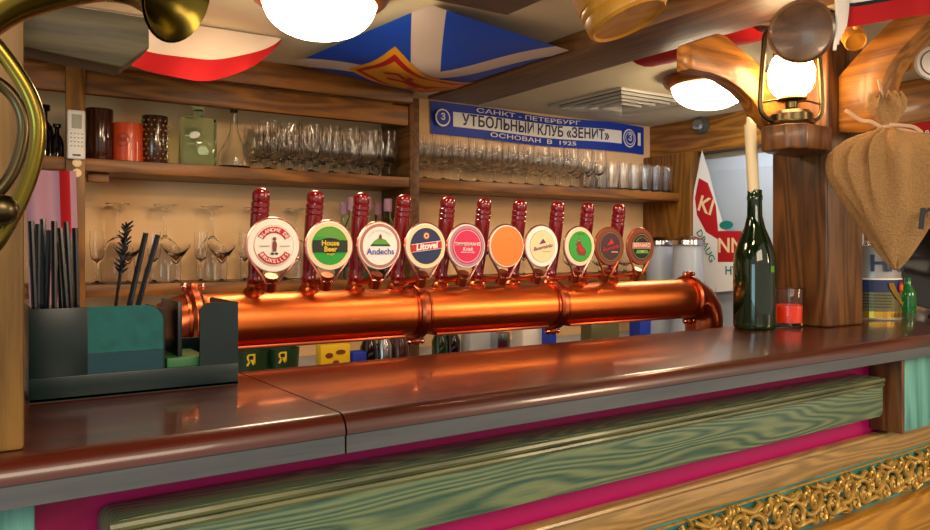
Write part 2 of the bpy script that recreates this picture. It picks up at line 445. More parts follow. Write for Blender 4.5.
# carved frieze
m = MB('gold_carved')
def spiral(cx, cz, r0, turn, dirn, a0, rad):
    pts = []; rs = []
    n = 22
    for i in range(n):
        t = i/(n-1); a = a0+dirn*turn*t; r = r0*(1-0.86*t)
        pts.append((cx+r*math.cos(a), 0.112-0.010*math.sin(PI*min(1, t*1.2))-0.004*t, cz+r*math.sin(a))); rs.append(rad*(1-0.55*t))
    m.tube(pts, rs, 7)
    m.ball((cx, 0.105, cz), rad*1.1, rad, rad*1.1, 8)
ZF = zr(0.533)
i = 0; x = 0.10
while x < 2.66:
    sgn = 1 if i % 2 else -1
    spiral(x, ZF+sgn*0.009, 0.030, 3.4*PI, sgn, -sgn*PI*0.75, 0.0062)
    spiral(x+0.030, ZF-sgn*0.024, 0.017, 2.6*PI, -sgn, sgn*PI*0.6, 0.0048)
    spiral(x-0.026, ZF+sgn*0.034, 0.012, 2.2*PI, -sgn, sgn*PI*0.2, 0.004)
    m.tube(smooth([(x-0.045, 0.113, ZF-sgn*0.038), (x-0.015, 0.104, ZF-sgn*0.028), (x+0.012, 0.106, ZF-sgn*0.036), (x+0.042, 0.114, ZF-sgn*0.008)], 5), 0.0052, 7)
    for k in range(26):
        a = random.uniform(0, 2*PI); rr = random.uniform(0.018, 0.043)
        px_, pz_ = x+rr*math.cos(a)*1.05, ZF+max(-0.04, min(0.04, rr*math.sin(a)))
        m.ball((px_, 0.111, pz_), random.uniform(0.009, 0.015), 0.009, random.uniform(0.0028, 0.0045), 8, Matrix.Rotation(random.uniform(0, PI), 4, 'Y'))
    x += 0.066; i += 1
m.tube([(-0.3, 0.116, zr(0.488)), (2.66, 0.116, zr(0.488))], 0.003, 6)
m.build('carved_frieze', bf)

# ------------------------------------------------------------------ posts
# left front post
lp = thing('timber_post', 'tan wooden post on the bar at the far left, behind the brass horn', 'post', (-0.04, 0.90, BT))
sub(MB('post_tan').box(-0.12, 0.046, 0.825, 0.965, BT, E+0.529, 0.004), 'post_shaft', lp)
a = PY(22, 15, 0.93); b = PY(146, 25, 0.93)
z1 = PY(100, 15, 0.93).z; z0 = PY(100, 66, 0.93).z
xe = b.x
sub(MB('grey_wood').prism([(0.047, z0+0.006), (xe-0.028, z0-0.004), (xe, z0+0.022), (xe, z1), (0.047, z1)], 'XZ', 0.91, 0.955, 0.003), 'bracket_arm', lp)
# right post
PX0, PX1, PY0, PY1 = 1.73, 1.885, 1.063, 1.215
rp = thing('timber_post', 'thick dark wooden post on the bar carrying curved braces and the oil lantern', 'post', (1.81, 1.14, BT))
sub(MB('post_wood').box(PX0, PX1, PY0, PY1, BT, ZC-0.001, 0.007, seg=3), 'post_shaft', rp)
def cz(px, py, Y): p = PY(px, py, Y); return (p.x, p.z)
YB = 1.155
lower = [cz(690, 69, YB), cz(699, 71, YB), cz(712, 73, YB), cz(727, 79, YB), cz(742, 89, YB), cz(753, 100, YB), cz(764, 118, YB), (PX0-0.001, E+0.250)]
upper = [(PX0-0.001, E+0.36), cz(765, 70, YB), cz(755, 60, YB), cz(727, 36, YB), cz(719, 33, YB), cz(690, 43, YB)]
sub(MB('oak_warm').prism(lower+upper, 'XZ', YB, YB+0.04, 0.004), 'brace', rp)
def yz(px, py, X): p = PX(px, py, X); return (p.y, p.z)
lo = smooth([(PY0-0.001, E+0.285), (0.985, E+0.278), (0.963, E+0.31), (0.960, E+0.368), (0.93, E+0.435), (0.85, E+0.504), (0.785, E+0.535), (0.76, E+0.535)], 4)
hi = smooth([(0.775, E+0.565), (0.86, E+0.56), (0.926, E+0.530), (1.0, E+0.475), (PY0-0.001, E+0.42)], 4)
sub(MB('oak_warm_y').prism(lo+hi, 'YZ', 1.772, 1.850, 0.003), 'brace', rp)
# lantern shelf
LX, LY, LZ = 1.624, 1.085, E+0.286
m = MB('post_wood'); oc = [(0.088, -0.045), (0.10, 0.0), (0.10, 0.060), (-0.030, 0.050), (-0.078, 0.03), (-0.078, -0.035), (-0.045, -0.066), (0.05, -0.066)]
m.prism([(LX+u, LY+v) for u, v in oc], 'XY', LZ-0.058, LZ, 0.006)
sub(m, 'lantern_shelf', rp)

# ------------------------------------------------------------------ beer tower
YP, ZP, RP = 1.31, E-0.1195, 0.0460
XL, XR = 0.315, 1.524
tw = thing('beer_tower', 'long horizontal polished copper pipe tower carrying the beer taps', 'beer tower', (0.92, YP, E-0.42))
def pipeX(x0, x1, r, mt, n=48):
    return MB(mt).tube([(x0, YP, ZP), (x1, YP, ZP)], r, n)
sub(pipeX(XL, 0.735, RP, 'copper'), 'pipe', tw)
sub(pipeX(0.737, 1.080, RP, 'copper'), 'pipe', tw)
sub(pipeX(1.082, XR, RP, 'copper'), 'pipe', tw)
def elbow(x, s):
    R = 0.06; pts = [(x, YP, ZP)] + [(x+s*R*math.sin(a), YP, ZP-R+R*math.cos(a)) for a in [PI/2*i/12 for i in range(1, 13)]] + [(x+s*R, YP, E-0.37)]
    m = MB('copper_dark').tube(pts, RP+0.001, 40); return m
sub(elbow(XR+0.001, 1), 'elbow', tw); sub(elbow(XL-0.001, -1), 'elbow', tw)
for fx in (XL, 0.736, 1.081, XR):
    m = MB('copper_dark')
    m.lathe([(RP+0.0005, -0.010), (RP+0.006, -0.010), (RP+0.010, -0.005), (RP+0.010, 0.005), (RP+0.006, 0.010), (RP+0.0005, 0.010)], (fx, YP, ZP), 48, Matrix.Rotation(PI/2, 4, 'Y'))
    m.lathe([(RP, -0.016), (RP+0.003, -0.016), (RP+0.003, 0.016), (RP, 0.016)], (fx, YP, ZP), 48, Matrix.Rotation(PI/2, 4, 'Y'))
    for s_ in (1, -1):
        m.box(fx-0.006, fx+0.006, YP-0.012, YP+0.012, ZP+s_*(RP+0.012)-0.008, ZP+s_*(RP+0.012)+0.008, 0.003)
    fl = sub(m, 'flange', tw)
    for s_ in (1, -1):
        b_ = MB('copper_pink'); zc = ZP+s_*(RP+0.013)
        b_.tube([(fx-0.016, YP-0.004, zc), (fx+0.016, YP-0.004, zc)], 0.004, 8)
        b_.ball((fx-0.015, YP-0.004, zc), 0.007, n=10); b_.ball((fx+0.015, YP-0.004, zc), 0.0055, n=10)
        for v in b_.bm.verts: v.co -= Vector(tw.location)
        o = b_.build('bolt', fl)
m = MB('copper_dark')
for x0, x1 in ((0.36, 0.70), (0.77, 1.05), (1.11, 1.47)): m.box(x0, x1, YP-0.03, YP+0.03, ZP-RP-0.002, ZP-RP+0.004, 0.001)
sub(m, 'under_strip', tw)

# ------------------------------------------------------------------ beer taps
def tap_print_blanche(m):
    m.disc(0, 0, .042, mat='white').disc(0, 0, .034, mat='red').disc(0, 0, .0335, mat='cream').disc(0, 0, .033, mat='white')
    m.ring2(0, 0, .0205, .0315, 'red', a0=math.radians(28), a1=math.radians(152)); m.ring2(0, 0, .0205, .0315, 'red', a0=math.radians(208), a1=math.radians(332))
    m.arctext('BLANCHE DE', .0085, .026, PI/2, .215, 'white'); m.arctext('BRUXELLES', .0085, .026, -PI/2, .235, 'white', True)
    m.poly([(-.003, -.010), (.003, -.010), (.0045, .002), (.002, .008), (-.003, .006), (-.0035, 0)], 'brown').disc(0, .011, .0032, mat='brown')
    m.disc(-.004, -.0135, .003, .002, 'dark_green').disc(.003, -.0135, .003, .002, 'dark_green')
    m.rect(-.026, -.008, -.0015, -.0005, 'brown').rect(.008, .026, -.0015, -.0005)
def tap_print_house(m):
    m.disc(0, 0, .042, mat='cream').disc(0, 0, .035, mat='green').disc(0, 0, .033, mat='hill_green', a0=0.3, a1=2.6)
    m.disc(0, 0, .026, .014, 'black').rect(-.034, .034, -.012, .010, 'dark_olive')
    m.text('House', .013, 0, .0045, 'yellow', .03).text('Beer', .013, 0, -.0065, 'yellow', .03).text('draught', .005, 0, -.0150, 'yellow')
def tap_print_andechs(m):
    m.disc(0, 0, .042, mat='copper_pink').disc(0, 0, .036, mat='white')
    m.poly([(-.020, .001), (.021, .001), (.012, .011), (.003, .0145), (-.004, .0145), (-.013, .009)], 'hill_green').poly([(-.021, -.0005), (.022, -.0005), (.018, .003), (-.018, .003)], 'dark_green')
    m.poly([(-.003, .013), (.003, .013), (.003, .018), (0, .023), (-.003, .018)], 'brown')
    m.arctext('KLOSTERBRAUEREI', .005, .029, PI/2, .13, 'grey_white')
    m.text('Andechs', .0165, 0, -.011, 'blue', .012)
def tap_print_litovel(m):
    m.disc(0, 0, .042, mat='cream').disc(0, 0, .0355, mat='navy')
    m.disc(0, .020, .008, mat='brown').disc(0, .020, .0055, mat='cream').disc(0, .020, .003, mat='red')
    m.poly([(-.034, -.013), (.034, -.005), (.034, .011), (-.034, .003)], 'white').poly([(-.034, -.012), (.034, -.004), (.034, .010), (-.034, .002)], 'red')
    m.text('Litovel', .018, 0, -.0005, 'white', .035, 0.15, .11)
def tap_print_kriek(m):
    m.disc(0, 0, .042, mat='cloth_pink').disc(0, 0, .036, mat='pink').ring2(0, 0, .032, .0328, 'white')
    m.text('TIMMERMANS', .0098, 0, .004, 'white', .004).text('Kriek', .011, 0, -.006, 'white', .01, .3).text('BELGIAN FRUIT BEER', .0035, 0, -.0125, 'white')
def tap_print_reflection(m):
    m.disc(0, 0, .042, mat='orange')  # orange reflection over the whole badge, put in as flat colour
def tap_print_cream(m):
    m.disc(0, 0, .042, mat='white').disc(0, 0, .0345, mat='brown').disc(0, 0, .0338, mat='cream')
    m.poly([(-.010, .004), (.010, .008), (.001, .017)], 'purple').text('Bauernbräu', .0115, 0, -.002, 'purple', .02, .4, .18)
    m.rect(-.002, .022, -.0115, -.0108, 'purple')
def tap_print_green(m):
    m.disc(0, 0, .042, mat='cream').disc(0, 0, .035, mat='dark_green').disc(0, 0, .034, mat='green')
    m.poly([(-.006, -.020), (.012, -.022), (.018, -.012), (.012, -.004), (.004, .002), (.0, .012), (-.004, .020), (-.010, .016), (-.008, .010), (-.016, .006), (-.010, .0), (-.014, -.008)], 'brown')
    m.poly([(-.004, -.012), (.006, -.014), (.010, -.008), (.0, .0), (-.004, .008), (-.008, .002)], 'red').disc(-.006, .014, .0015, mat='cream')
    m.arctext('BEER', .005, .029, PI/2, .18, 'dark_green')
def tap_print_maroon(m):
    m.disc(0, 0, .042, mat='brown').disc(0, 0, .036, mat='maroon').ring2(0, 0, .033, .0338, 'gold')
    m.poly([(-.011, .003), (.011, .008), (.002, .020)], 'red').text('Bauernbräu', .0115, 0, -.003, 'red', .02, .4, .18).text('PREMIUM', .005, .012, -.013, 'cream')
def tap_print_black(m):
    m.disc(0, 0, .042, mat='brown').disc(0, 0, .034, mat='black').ring2(0, 0, .030, .031, 'gold')
    m.rect(-.031, .031, -.004, .010, 'cream').rect(-.030, .030, -.003, .009, 'red').text('BERNARD', .0130, 0, .003, 'white', .01)
    m.arctext('CZECH BEER', .005, .023, PI/2, .2, 'gold').poly([(-.022, -.016), (.022, -.016), (.018, -.008), (-.018, -.008)], 'hill_green').text('1597', .006, 0, -.012, 'cream')
taps = [
 (261, 273, tap_print_blanche, 'leftmost beer tap, red handle and white badge with red ring lettering', 1.05, 'copper_pink'),
 (315, 329, tap_print_house, 'beer tap with red handle and green badge reading House Beer', 1.0, 'copper_pink'),
 (361, 379, tap_print_andechs, 'beer tap with red handle and white badge showing a green hill over blue lettering', 1.0, 'copper_pink'),
 (403, 425, tap_print_litovel, 'beer tap with red handle and navy badge crossed by a red banner', 1.0, 'copper_pink'),
 (447, 466, tap_print_kriek, 'beer tap with red handle and bright pink badge', 1.0, 'copper_pink'),
 (483, 506, tap_print_reflection, 'beer tap with red handle and badge blanked by a painted orange reflection', 1.0, 'copper_pink'),
 (519, 541, tap_print_cream, 'beer tap with red handle and cream badge with purple script', 1.0, 'copper_pink'),
 (555, 579, tap_print_green, 'beer tap with red handle and green badge with a red-brown animal figure', 0.98, 'copper_pink'),
 (585, 609, tap_print_maroon, 'beer tap with red handle and dark maroon badge with a red triangle', 0.97, 'copper_dark'),
 (612, 640, tap_print_black, 'rightmost beer tap, black badge with a red band, beside the copper elbow', 0.97, 'copper_dark')]
xs = [onY(p[1], 1.25)[0] for p in taps]
first = None
for k, (hpx, mpx, pr, lab, sc, fm) in enumerate(taps):
    X = xs[k]; ZT = ZP+RP
    t = thing('beer_tap', lab, 'beer tap', (X, YP, ZT), group='beer taps along the copper pipe')
    # handle: turned red rod leaning towards the guests
    hx = onY(hpx-7, YP)[0]-X
    hx = max(-0.032, min(0.0, hx))
    prof = [(0, 0.016), (.013, .016), (.0150, .022), (.0120, .028), (.0130, .04), (.0148, .08), (.0154, .130), (.0156, .136), (.0140, .138), (.0156, .140), (.0156, .146), (.0140, .148), (.0156, .150), (.0156, .156), (.0138, .158), (.0152, .161), (.0152, .170), (.0125, .177), (.007, .181), (0, .182)]
    mt = Matrix.Translation((hx, 0.0, 0)) @ Matrix.Rotation(math.radians(7), 4, 'X') @ Matrix.Rotation(math.radians(2), 4, 'Y')
    MB('red_gloss').lathe(prof, (0, 0, 0), 20, mt).build('tap_handle', t)
    m = MB('copper_dark'); m.lathe([(0, -0.004), (.017, -0.004), (.019, .002), (.017, .006), (.012, .010), (.012, .024), (0, .026)], (hx, 0, 0), 20)
    m.tube([(hx, 0, .012), (hx*.5, -.03, .016), (0, -.052, .022)], .006, 10)
    m.tube([(0, -.040, .006), (0, -.052, .03)], .011, 10)
    m.build('tap_body', t)
    # badge
    MC = Vector((0, -0.060, 0.081)); R = 0.0418*sc
    fr = []
    for i in range(28):
        a = math.radians(-38)+math.radians(256)*i/27; fr.append((R*1.03*math.cos(a), -.060, .081+R*1.03*math.sin(a)))
    fr += [(-.017, -.058, .030), (-.011, -.055, .018), (.011, -.055, .018), (.017, -.058, .030)]
    fo = MB(fm).tube(fr, 0.0026, 8, closed=True)
    bd = MB('white' if k < 8 else 'brown').lathe([(0, -.004), (R, -.004), (R+.001, -.002), (R+.001, .002), (R, .004), (0, .004)], MC, 40, Matrix.Rotation(PI/2, 4, 'X')).build('badge', t)
    fo.build('badge_frame', bd)
    p = MB('white'); s_ = R/.0435
    p.map = lambda u, v, l, s_=s_: Vector((u*s_, -.0643-l, .081+v*s_))
    pr(p); p.build('badge_print', bd)

# ------------------------------------------------------------------ caddy with straws
cx0, cx1 = 0.064, 0.3185; cyf = 1.068; CB = BT
cadd = thing('bar_caddy', 'dark green plastic straw and napkin caddy on the left end of the bar', 'caddy', (0.18, 1.13, BT), (0, 0, 0))
H = 0.115
m = MB('caddy_plastic')
xa = onY(88, cyf)[0]; xb = onY(165, cyf)[0]; xc = onY(200, cyf)[0]
z_ = lambda v: BT+v
def front(poly, mt='caddy_plastic', y0=cyf, y1=cyf+0.004): m.use(mt).prism(poly, 'XZ', y0, y1, 0.0008)
m.prism([(cx0, z_(0)), (cx1, z_(0)), (cx1, z_(0.030)), (cx0, z_(0.030))], 'XZ', cyf, cyf+0.005, 0.001)
m.prism([(cx0, z_(0.0295)), (xa, z_(0.0295)), (xa, z_(H)), (cx0, z_(H))], 'XZ', cyf, cyf+0.005, 0.001)
arc = [(xb-0.022+0.022*math.sin(a), z_(H-0.022+0.022*math.cos(a))) for a in [PI/2*i/8 for i in range(9)]]
arc2 = [(xc+0.014-0.014*math.cos(a), z_(H-0.014+0.014*math.sin(a))) for a in [PI/2*i/8 for i in range(9)]]
m.prism([(cx1, z_(0.0295)), (cx1, z_(H))]+arc2[::-1]+[(xc, z_(0.0295))], 'XZ', cyf, cyf+0.005)
m.box(cx0, cx0+0.005, cyf+0.004, cyf+0.13, BT, z_(H), 0.001); m.box(cx1-0.005, cx1, cyf+0.004, cyf+0.13, BT, z_(H), 0.001)
m.box(cx0, cx1, cyf+0.126, cyf+0.131, BT, z_(0.055), 0.001); m.box(cx0, cx1, cyf, cyf+0.13, BT, BT+0.004)
sub(m, 'body', cadd)
m = MB('caddy_dark')
m.box(xa-0.004, xa, cyf+0.005, cyf+0.126, z_(0.004), z_(H-0.006)); sub(m, 'divider', cadd)
m = MB('caddy_dark'); m.box(xb-0.002, xb+0.001, cyf+0.006, cyf+0.120, z_(0.004), z_(H-0.006)); sub(m, 'divider', cadd)
m = MB('caddy_dark'); m.box((xb+xc)/2-0.002, (xb+xc)/2+.004, cyf+0.02, cyf+0.126, z_(0.004), z_(H+0.001), .001)
sub(m, 'divider', cadd)
m = MB('teal_sheet'); m.prism([(xa, z_(0.056)), (xb-0.002, z_(0.056)), (xb-0.002, z_(H-0.022))]+[(p[0]-0.002, p[1]) for p in arc[::-1]]+[(xa, z_(H))], 'XZ', cyf+0.0015, cyf+0.0045); sub(m, 'teal_insert', cadd)
m = MB('teal_deep'); m.box(xa, xb-0.002, cyf+0.002, cyf+0.005, z_(0.030), z_(0.0555)); sub(m, 'dark_insert', cadd)
m = MB('green_base'); m.box(xb+0.004, xc+0.012, cyf+0.008, cyf+0.10, z_(0.005), z_(0.042), .002); sub(m, 'green_pad', cadd)
def straw(top, bot, lab, grp, r=0.0036, first=False):
    top, bot = Vector(top), Vector(bot); d = (top-bot)
    m = MB('straw_black'); bend = bot+d*0.78
    m.tube([(0, 0, 0), bend-bot], r, 8)
    for i in range(4):
        p = (bend-bot)*(0.95+0.012*i); m.tube([p, p+d.normalized()*0.0012], r*1.18, 8)
    m.tube([bend-bot, d], r, 8)
    return tag(m.build('drinking_straw', loc=bot), lab, 'straw', grp)
rs = random.Random(3)
tops = [(31, 221), (38, 224), (43, 219), (49, 230), (54, 221), (60, 228), (66, 222), (70, 234), (75, 228), (35, 233), (58, 242), (64, 246)]
for k, (px_, py_) in enumerate(tops):
    Y = cyf+0.025+0.022*(k % 4)
    tx = PY(px_, py_, Y); lean = rs.uniform(-0.006, 0.004)+(0.026*(px_-50)/25 if px_ > 52 else 0)
    bx = min(xa-0.007, max(cx0+0.012, tx.x+lean)); straw(tx, (bx, Y+rs.uniform(-.006, .006), BT+0.006), 'black drinking straw in the bundle at the left side of the caddy', 'black straws bundled in the caddy')
for (px_, py_, bx, dy) in ((146, 233, xa+0.032, 0.04), (158, 235, xa+0.040, 0.055)):
    straw(PY(px_, py_, cyf+dy), (bx, cyf+dy, BT+0.006), 'black straw leaning right in the middle of the caddy, beside the feathery stirrer', 'two straws in the middle of the caddy')
p0 = PY(127, 226, cyf+0.05); b0 = Vector((xa+0.026, cyf+0.05, BT+0.006))
m = MB('straw_black'); m.tube([(0, 0, 0), p0-b0], .0022, 8)
for i in range(34):
    f = 0.70+0.30*i/33; c_ = (p0-b0)*f; a = i*2.3; m.tube([c_, c_+Vector((math.cos(a)*.009, math.sin(a)*.005, 0.007))], [.0022, .001], 5)
tag(m.build('stirrer', loc=b0), 'black feathery topped stirrer standing in the middle of the caddy', 'stirrer')

# ------------------------------------------------------------------ glassware
wine = [(0, 0), (.030, 0), (.031, .0015), (.012, .004), (.0042, .009), (.0036, .045), (.005, .056), (.016, .064), (.028, .080), (.0325, .100), (.0325, .120), (.0290, .160), (.0282, .160), (.0315, .120), (.0315, .100), (.027, .081), (.015, .0655), (0, .0600)]
goblet = [(0, 0), (.029, 0), (.030, .0015), (.012, .005), (.0055, .010), (.0048, .028), (.008, .038), (.020, .047), (.0295, .062), (.031, .085), (.029, .120), (.0315, .155), (.0307, .155), (.0282, .120), (.030, .085), (.0285, .063), (.019, .049), (0, .042)]
tumbler = [(0, 0), (.024, 0), (.0255, .002), (.029, .100), (.0292, .118), (.0284, .118), (.0280, .100), (.0245, .010), (0, .008)]
bigwine = [(0, .136), (.008, .134), (.029, .118), (.0438, .084), (.0465, .04), (.044, 0), (.0455, .0), (.048, .04), (.045, .085), (.030, .120), (.010, .138), (.0045, .145), (.0040, .205), (.007, .222), (.030, .232), (.036, .235), (.036, .2362), (.0, .2362)]
bigwine_in = [(.044, 0), (.0465, .04), (.0438, .084), (.029, .118), (.008, .134), (0, .136)]
flute = [(0, 0), (.025, 0), (.026, .0015), (.010, .004), (.0035, .010), (.0035, .045), (.008, .055), (.016, .075), (.0195, .105), (.0185, .150), (.0177, .150), (.0187, .105), (.015, .076), (0, .060)]
martini = [(0, 0), (.028, 0), (.029, .0015), (.010, .004), (.0035, .008), (.0035, .055), (.010, .062), (.040, .105), (.0405, .115), (.0395, .115), (.0385, .105), (0, .064)]
def proto(name, prof, mt='glass', n=20, extra=None, fac=None):
    m = MB(mt).lathe(prof, n=n, fn=fac)
    if extra: m.lathe(extra, n=n)
    return m.build(name)
def scatter(src, pts, label, cat, group):
    for i, p in enumerate(pts):
        o = src if i == 0 else src.copy()
        if i: C.objects.link(o)
        o.location = p; o.rotation_euler = (0, 0, i*0.7)
        tag(o, label, cat, group)
J = random.Random(5)
pts = [(0.800+0.071*c_, 2.364+0.068*r_, US) for r_ in range(3) for c_ in range(7)]
scatter(proto('stemmed_glass', goblet, n=36, fac=lambda a, z: 1+(.045*math.cos(9*a) if .05 < z < .125 else 0)), pts, 'clear stemmed beer glass in the rows on the upper shelf, left of the upright board', 'glass', 'stemmed glasses on the left of the upper shelf')
pts = [(1.370+0.076*c_, 2.364+0.068*r_, US) for r_ in range(3) for c_ in range(12)]
scatter(proto('stemmed_glass', wine, n=32, fac=lambda a, z: 1+(.03*math.cos(8*a) if .06 < z < .105 else 0)), pts, 'clear wine glass in the rows on the upper shelf under the blue scarf', 'glass', 'wine glasses on the right of the upper shelf')
pts = [(2.285+0.066*c_, 2.364+0.068*r_, US) for r_ in range(3) for c_ in range(6)]
scatter(proto('tumbler', tumbler, n=36, fac=lambda a, z: 1+(.04*math.cos(9*a) if z < .1005 else 0)), pts, 'small clear tumbler in the rows at the right end of the upper shelf', 'glass', 'tumblers at the right end of the upper shelf')
pts = [(onY(px_, 2.49)[0], 2.49, LS) for px_ in (118, 165, 212, 255, 296)]
o = MB('glass').lathe(bigwine+[], n=24).build('wine_glass')
scatter(o, pts, 'large wine glass standing upside down on the lower shelf', 'glass', 'upturned wine glasses on the lower shelf')
pts = [(onY(px_, 2.375)[0], 2.375, LS) for px_ in (97, 154, 201, 245, 285)]
scatter(proto('flute_glass', flute), pts, 'narrow clear flute standing at the front of the lower shelf', 'glass', 'flutes on the lower shelf')
pts = [(onY(px_, 2.385)[0], 2.385, LS) for px_ in (128, 176, 222, 436, 482, 524)]
scatter(proto('cocktail_glass', martini), pts, 'clear cone-shaped cocktail glass on the lower shelf', 'glass', 'cocktail glasses on the lower shelf')
pts = [(onY(px_, 2.40)[0], 2.40, LS) for px_ in (548, 572, 600, 625)]
scatter(proto('beer_goblet', [(r*1.25, z*0.8) for r, z in goblet]), pts, 'squat clear beer goblet on the lower shelf behind the right-hand taps', 'glass', 'squat goblets on the lower shelf')

# ------------------------------------------------------------------ things on the upper shelf, left
def mugcyl(px_, r, h, mt, name, lab, cat, Y=2.40, emb=False):
    X = onY(px_, Y)[0]; t = thing(name, lab, cat, (X, Y, US))
    MB(mt).lathe([(0, 0), (r*.93, 0), (r, .004), (r*.97, h*.5), (r, h-.004), (r*.98, h), (r*.90, h), (r*.88, h-.004), (r*.86, .01), (0, .008)], n=28).build('cup_body', t)
    return t
t = mugcyl(99, .038, .148, 'ceramic_brown', 'ceramic_tumbler', 'tall dark brown glazed tumbler beside the remote control', 'tumbler')
t = mugcyl(127.5, .043, .112, 'ceramic_orange', 'ceramic_mug', 'short orange-red ceramic mug between the two dark brown tumblers', 'mug')
m = MB('brown'); m.map = lambda u, v, l: Vector((.0435*math.sin(u/.0435-.45), -.0435*math.cos(u/.0435-.45), v)) * 1.0
m.ring2(0, .062, .019, .0165, 'brown').text('RK', .018, 0, .062, 'brown', .02).build('emblem', t)
t = mugcyl(155, .037, .142, 'ceramic_brown', 'ceramic_tumbler', 'dark tumbler with glossy studs, left of the green glass bottle', 'tumbler')
m = MB('gold')
for i in range(14):
    for j in range(9):
        a = 2*PI*(i+0.5*(j % 2))/14; m.ball((.0372*math.cos(a), .0372*math.sin(a), .015+.014*j), .0028, n=6)
m.build('stud_pattern', t)
# square green glass bottle
X = onY(198, 2.40)[0]; t = thing('square_bottle', 'square pale green glass bottle with a glass stopper on the upper shelf', 'bottle', (X, 2.40, US))
m = MB('green_glass'); m.box(-.052, .052, -.03, .03, 0, .150, .012, seg=3); m.lathe([(.019, .148), (.016, .153), (.014, .158), (.014, .172), (.019, .176), (.019, .182), (0, .182)], n=20); m.build('bottle_body', t)
m = MB('green_glass'); m.lathe([(0, .183), (.010, .183), (.010, .188), (.006, .192), (.012, .200), (.014, .206), (.011, .214), (0, .217)], n=16); m.build('stopper', t)
# carafe
X = onY(234, 2.40)[0]; t = thing('carafe', 'clear glass carafe with a black stopper on the upper shelf', 'carafe', (X, 2.40, US))
MB('glass').lathe([(0, 0), (.045, 0), (.050, .006), (.050, .030), (.044, .055), (.026, .085), (.013, .115), (.010, .150), (.012, .186), (.0108, .186), (.0088, .150), (.0115, .115), (.0245, .085), (.0425, .055), (.0485, .030), (.048, .008), (0, .006)], n=28).build('carafe_body', t)
MB('black').lathe([(0, .176), (.0105, .176), (.012, .187), (.014, .188), (.014, .206), (.012, .209), (0, .209)], n=16).build('stopper', t)
# dark things left of the upright
for px_, h, r, lab in ((44, .15, .026, 'dark glass bottle with a round shoulder, left of the remote control'), (57, .10, .018, 'small dark bottle next to the round-shouldered dark bottle')):
    X = onY(px_, 2.42)[0]
    tag(MB('dark_glass').lathe([(0, 0), (r, 0), (r, h*.45), (r*.8, h*.6), (r*.35, h*.72), (r*.35, h*.88), (r*.6, h*.9), (r*.6, h), (0, h)], n=18).build('dark_bottle', loc=(X, 2.42, US)), lab, 'bottle')
# remote control on the upright
X = 0.250; rc = thing('remote_control', 'white air conditioner remote control fixed to the upright board', 'remote control', (X, SF-0.013, E+0.245))
MB('white_plastic').box(-.022, .022, -.020, 0, 0, .132, .005, seg=3).build('casing', rc)
m = MB('screen_grey'); m.map = lambda u, v, l: Vector((u, -.0203-l, v)); m.rect(-.012, .013, .082, .120).build('display', rc)
m = MB('screen_grey'); m.map = lambda u, v, l: Vector((u, -.0203-l, v))
for i in range(4):
    for j in range(4): m.disc(-.013+.0087*i, .035+.011*j, .0028, .0018, n=8); m.layer = 0
m.rect(-.010, .010, .008, .013, 'black'); m.build('buttons', rc)
for k, py_ in enumerate((163, 173)):
    z = PY(79, py_, SF-.013).z
    o = MB('cream').lathe([(0, 0), (.0115, 0), (.0115, .003), (.008, .0055), (0, .006)], n=20, mtx=Matrix.Rotation(PI/2, 4, 'X')).build('round_switch', loc=(.253, SF-.0125, z))
    tag(o, ('upper' if k == 0 else 'lower')+' of the two round cream buttons under the remote control', 'switch')
# pink banner left
m = MB('cloth_pink')
def cloth(m, fn, nu, nv, matf=None):
    g = [[m.bm.verts.new(fn(i/nu, j/nv)) for j in range(nv+1)] for i in range(nu+1)]
    for i in range(nu):
        for j in range(nv):
            if matf: m.use(matf((i+.5)/nu, (j+.5)/nv))
            m.face([g[i][j], g[i+1][j], g[i+1][j+1], g[i][j+1]])
    return m
xa_, xb_ = onY(25, 2.31)[0], onY(76, 2.31)[0]
cloth(m, lambda u, v: Vector((xa_+(xb_-xa_)*u+.01*v, 2.315-.012*math.sin(u*9), US-.04-.36*v)), 30, 6, lambda u, v: 'flag_red' if 0.68 < u < 0.86 else 'cloth_pink')
tag(m.build('hanging_banner'), 'pink banner with a red stripe hanging below the shelf beside the horn', 'banner')

# bottles on the lower shelf behind the taps
bprof = lambda r, h: [(0, 0), (r, 0), (r+.001, .004), (r+.001, h*.55), (r*.85, h*.64), (r*.38, h*.76), (r*.36, h*.88), (0, h*.88)]
labs = ['leftmost pink-capped bottle on the lower shelf, between the second and third taps', 'second pink-capped bottle on the lower shelf, with a pale label', 'pink-capped bottle behind the handle of the third tap', 'fourth pink-capped bottle from the left on the lower shelf', 'rightmost pink-capped bottle on the lower shelf, left of the upright board']
for k, (px_, h, yy) in enumerate(((344, .26, 2.45), (352, .275, 2.38), (367, .28, 2.40), (378, .265, 2.47), (388, .275, 2.39))):
    t = thing('spirit_bottle', labs[k], 'bottle', (onY(px_, yy)[0], yy, LS), group='capped bottles on the lower shelf')
    MB('glass' if k % 2 else 'green_glass').lathe(bprof(.030, h), n=20).build('bottle_body', t)
    MB('navy' if k in (1, 3) else 'white').lathe([(.0315, .04), (.0318, .042), (.0318, .115), (.0315, .117)], n=20).build('paper_label', t)
    MB('cloth_pink').lathe([(.0140, h*.84), (.0150, h*.84), (.0150, h), (0, h)], n=14).build('cap', t)

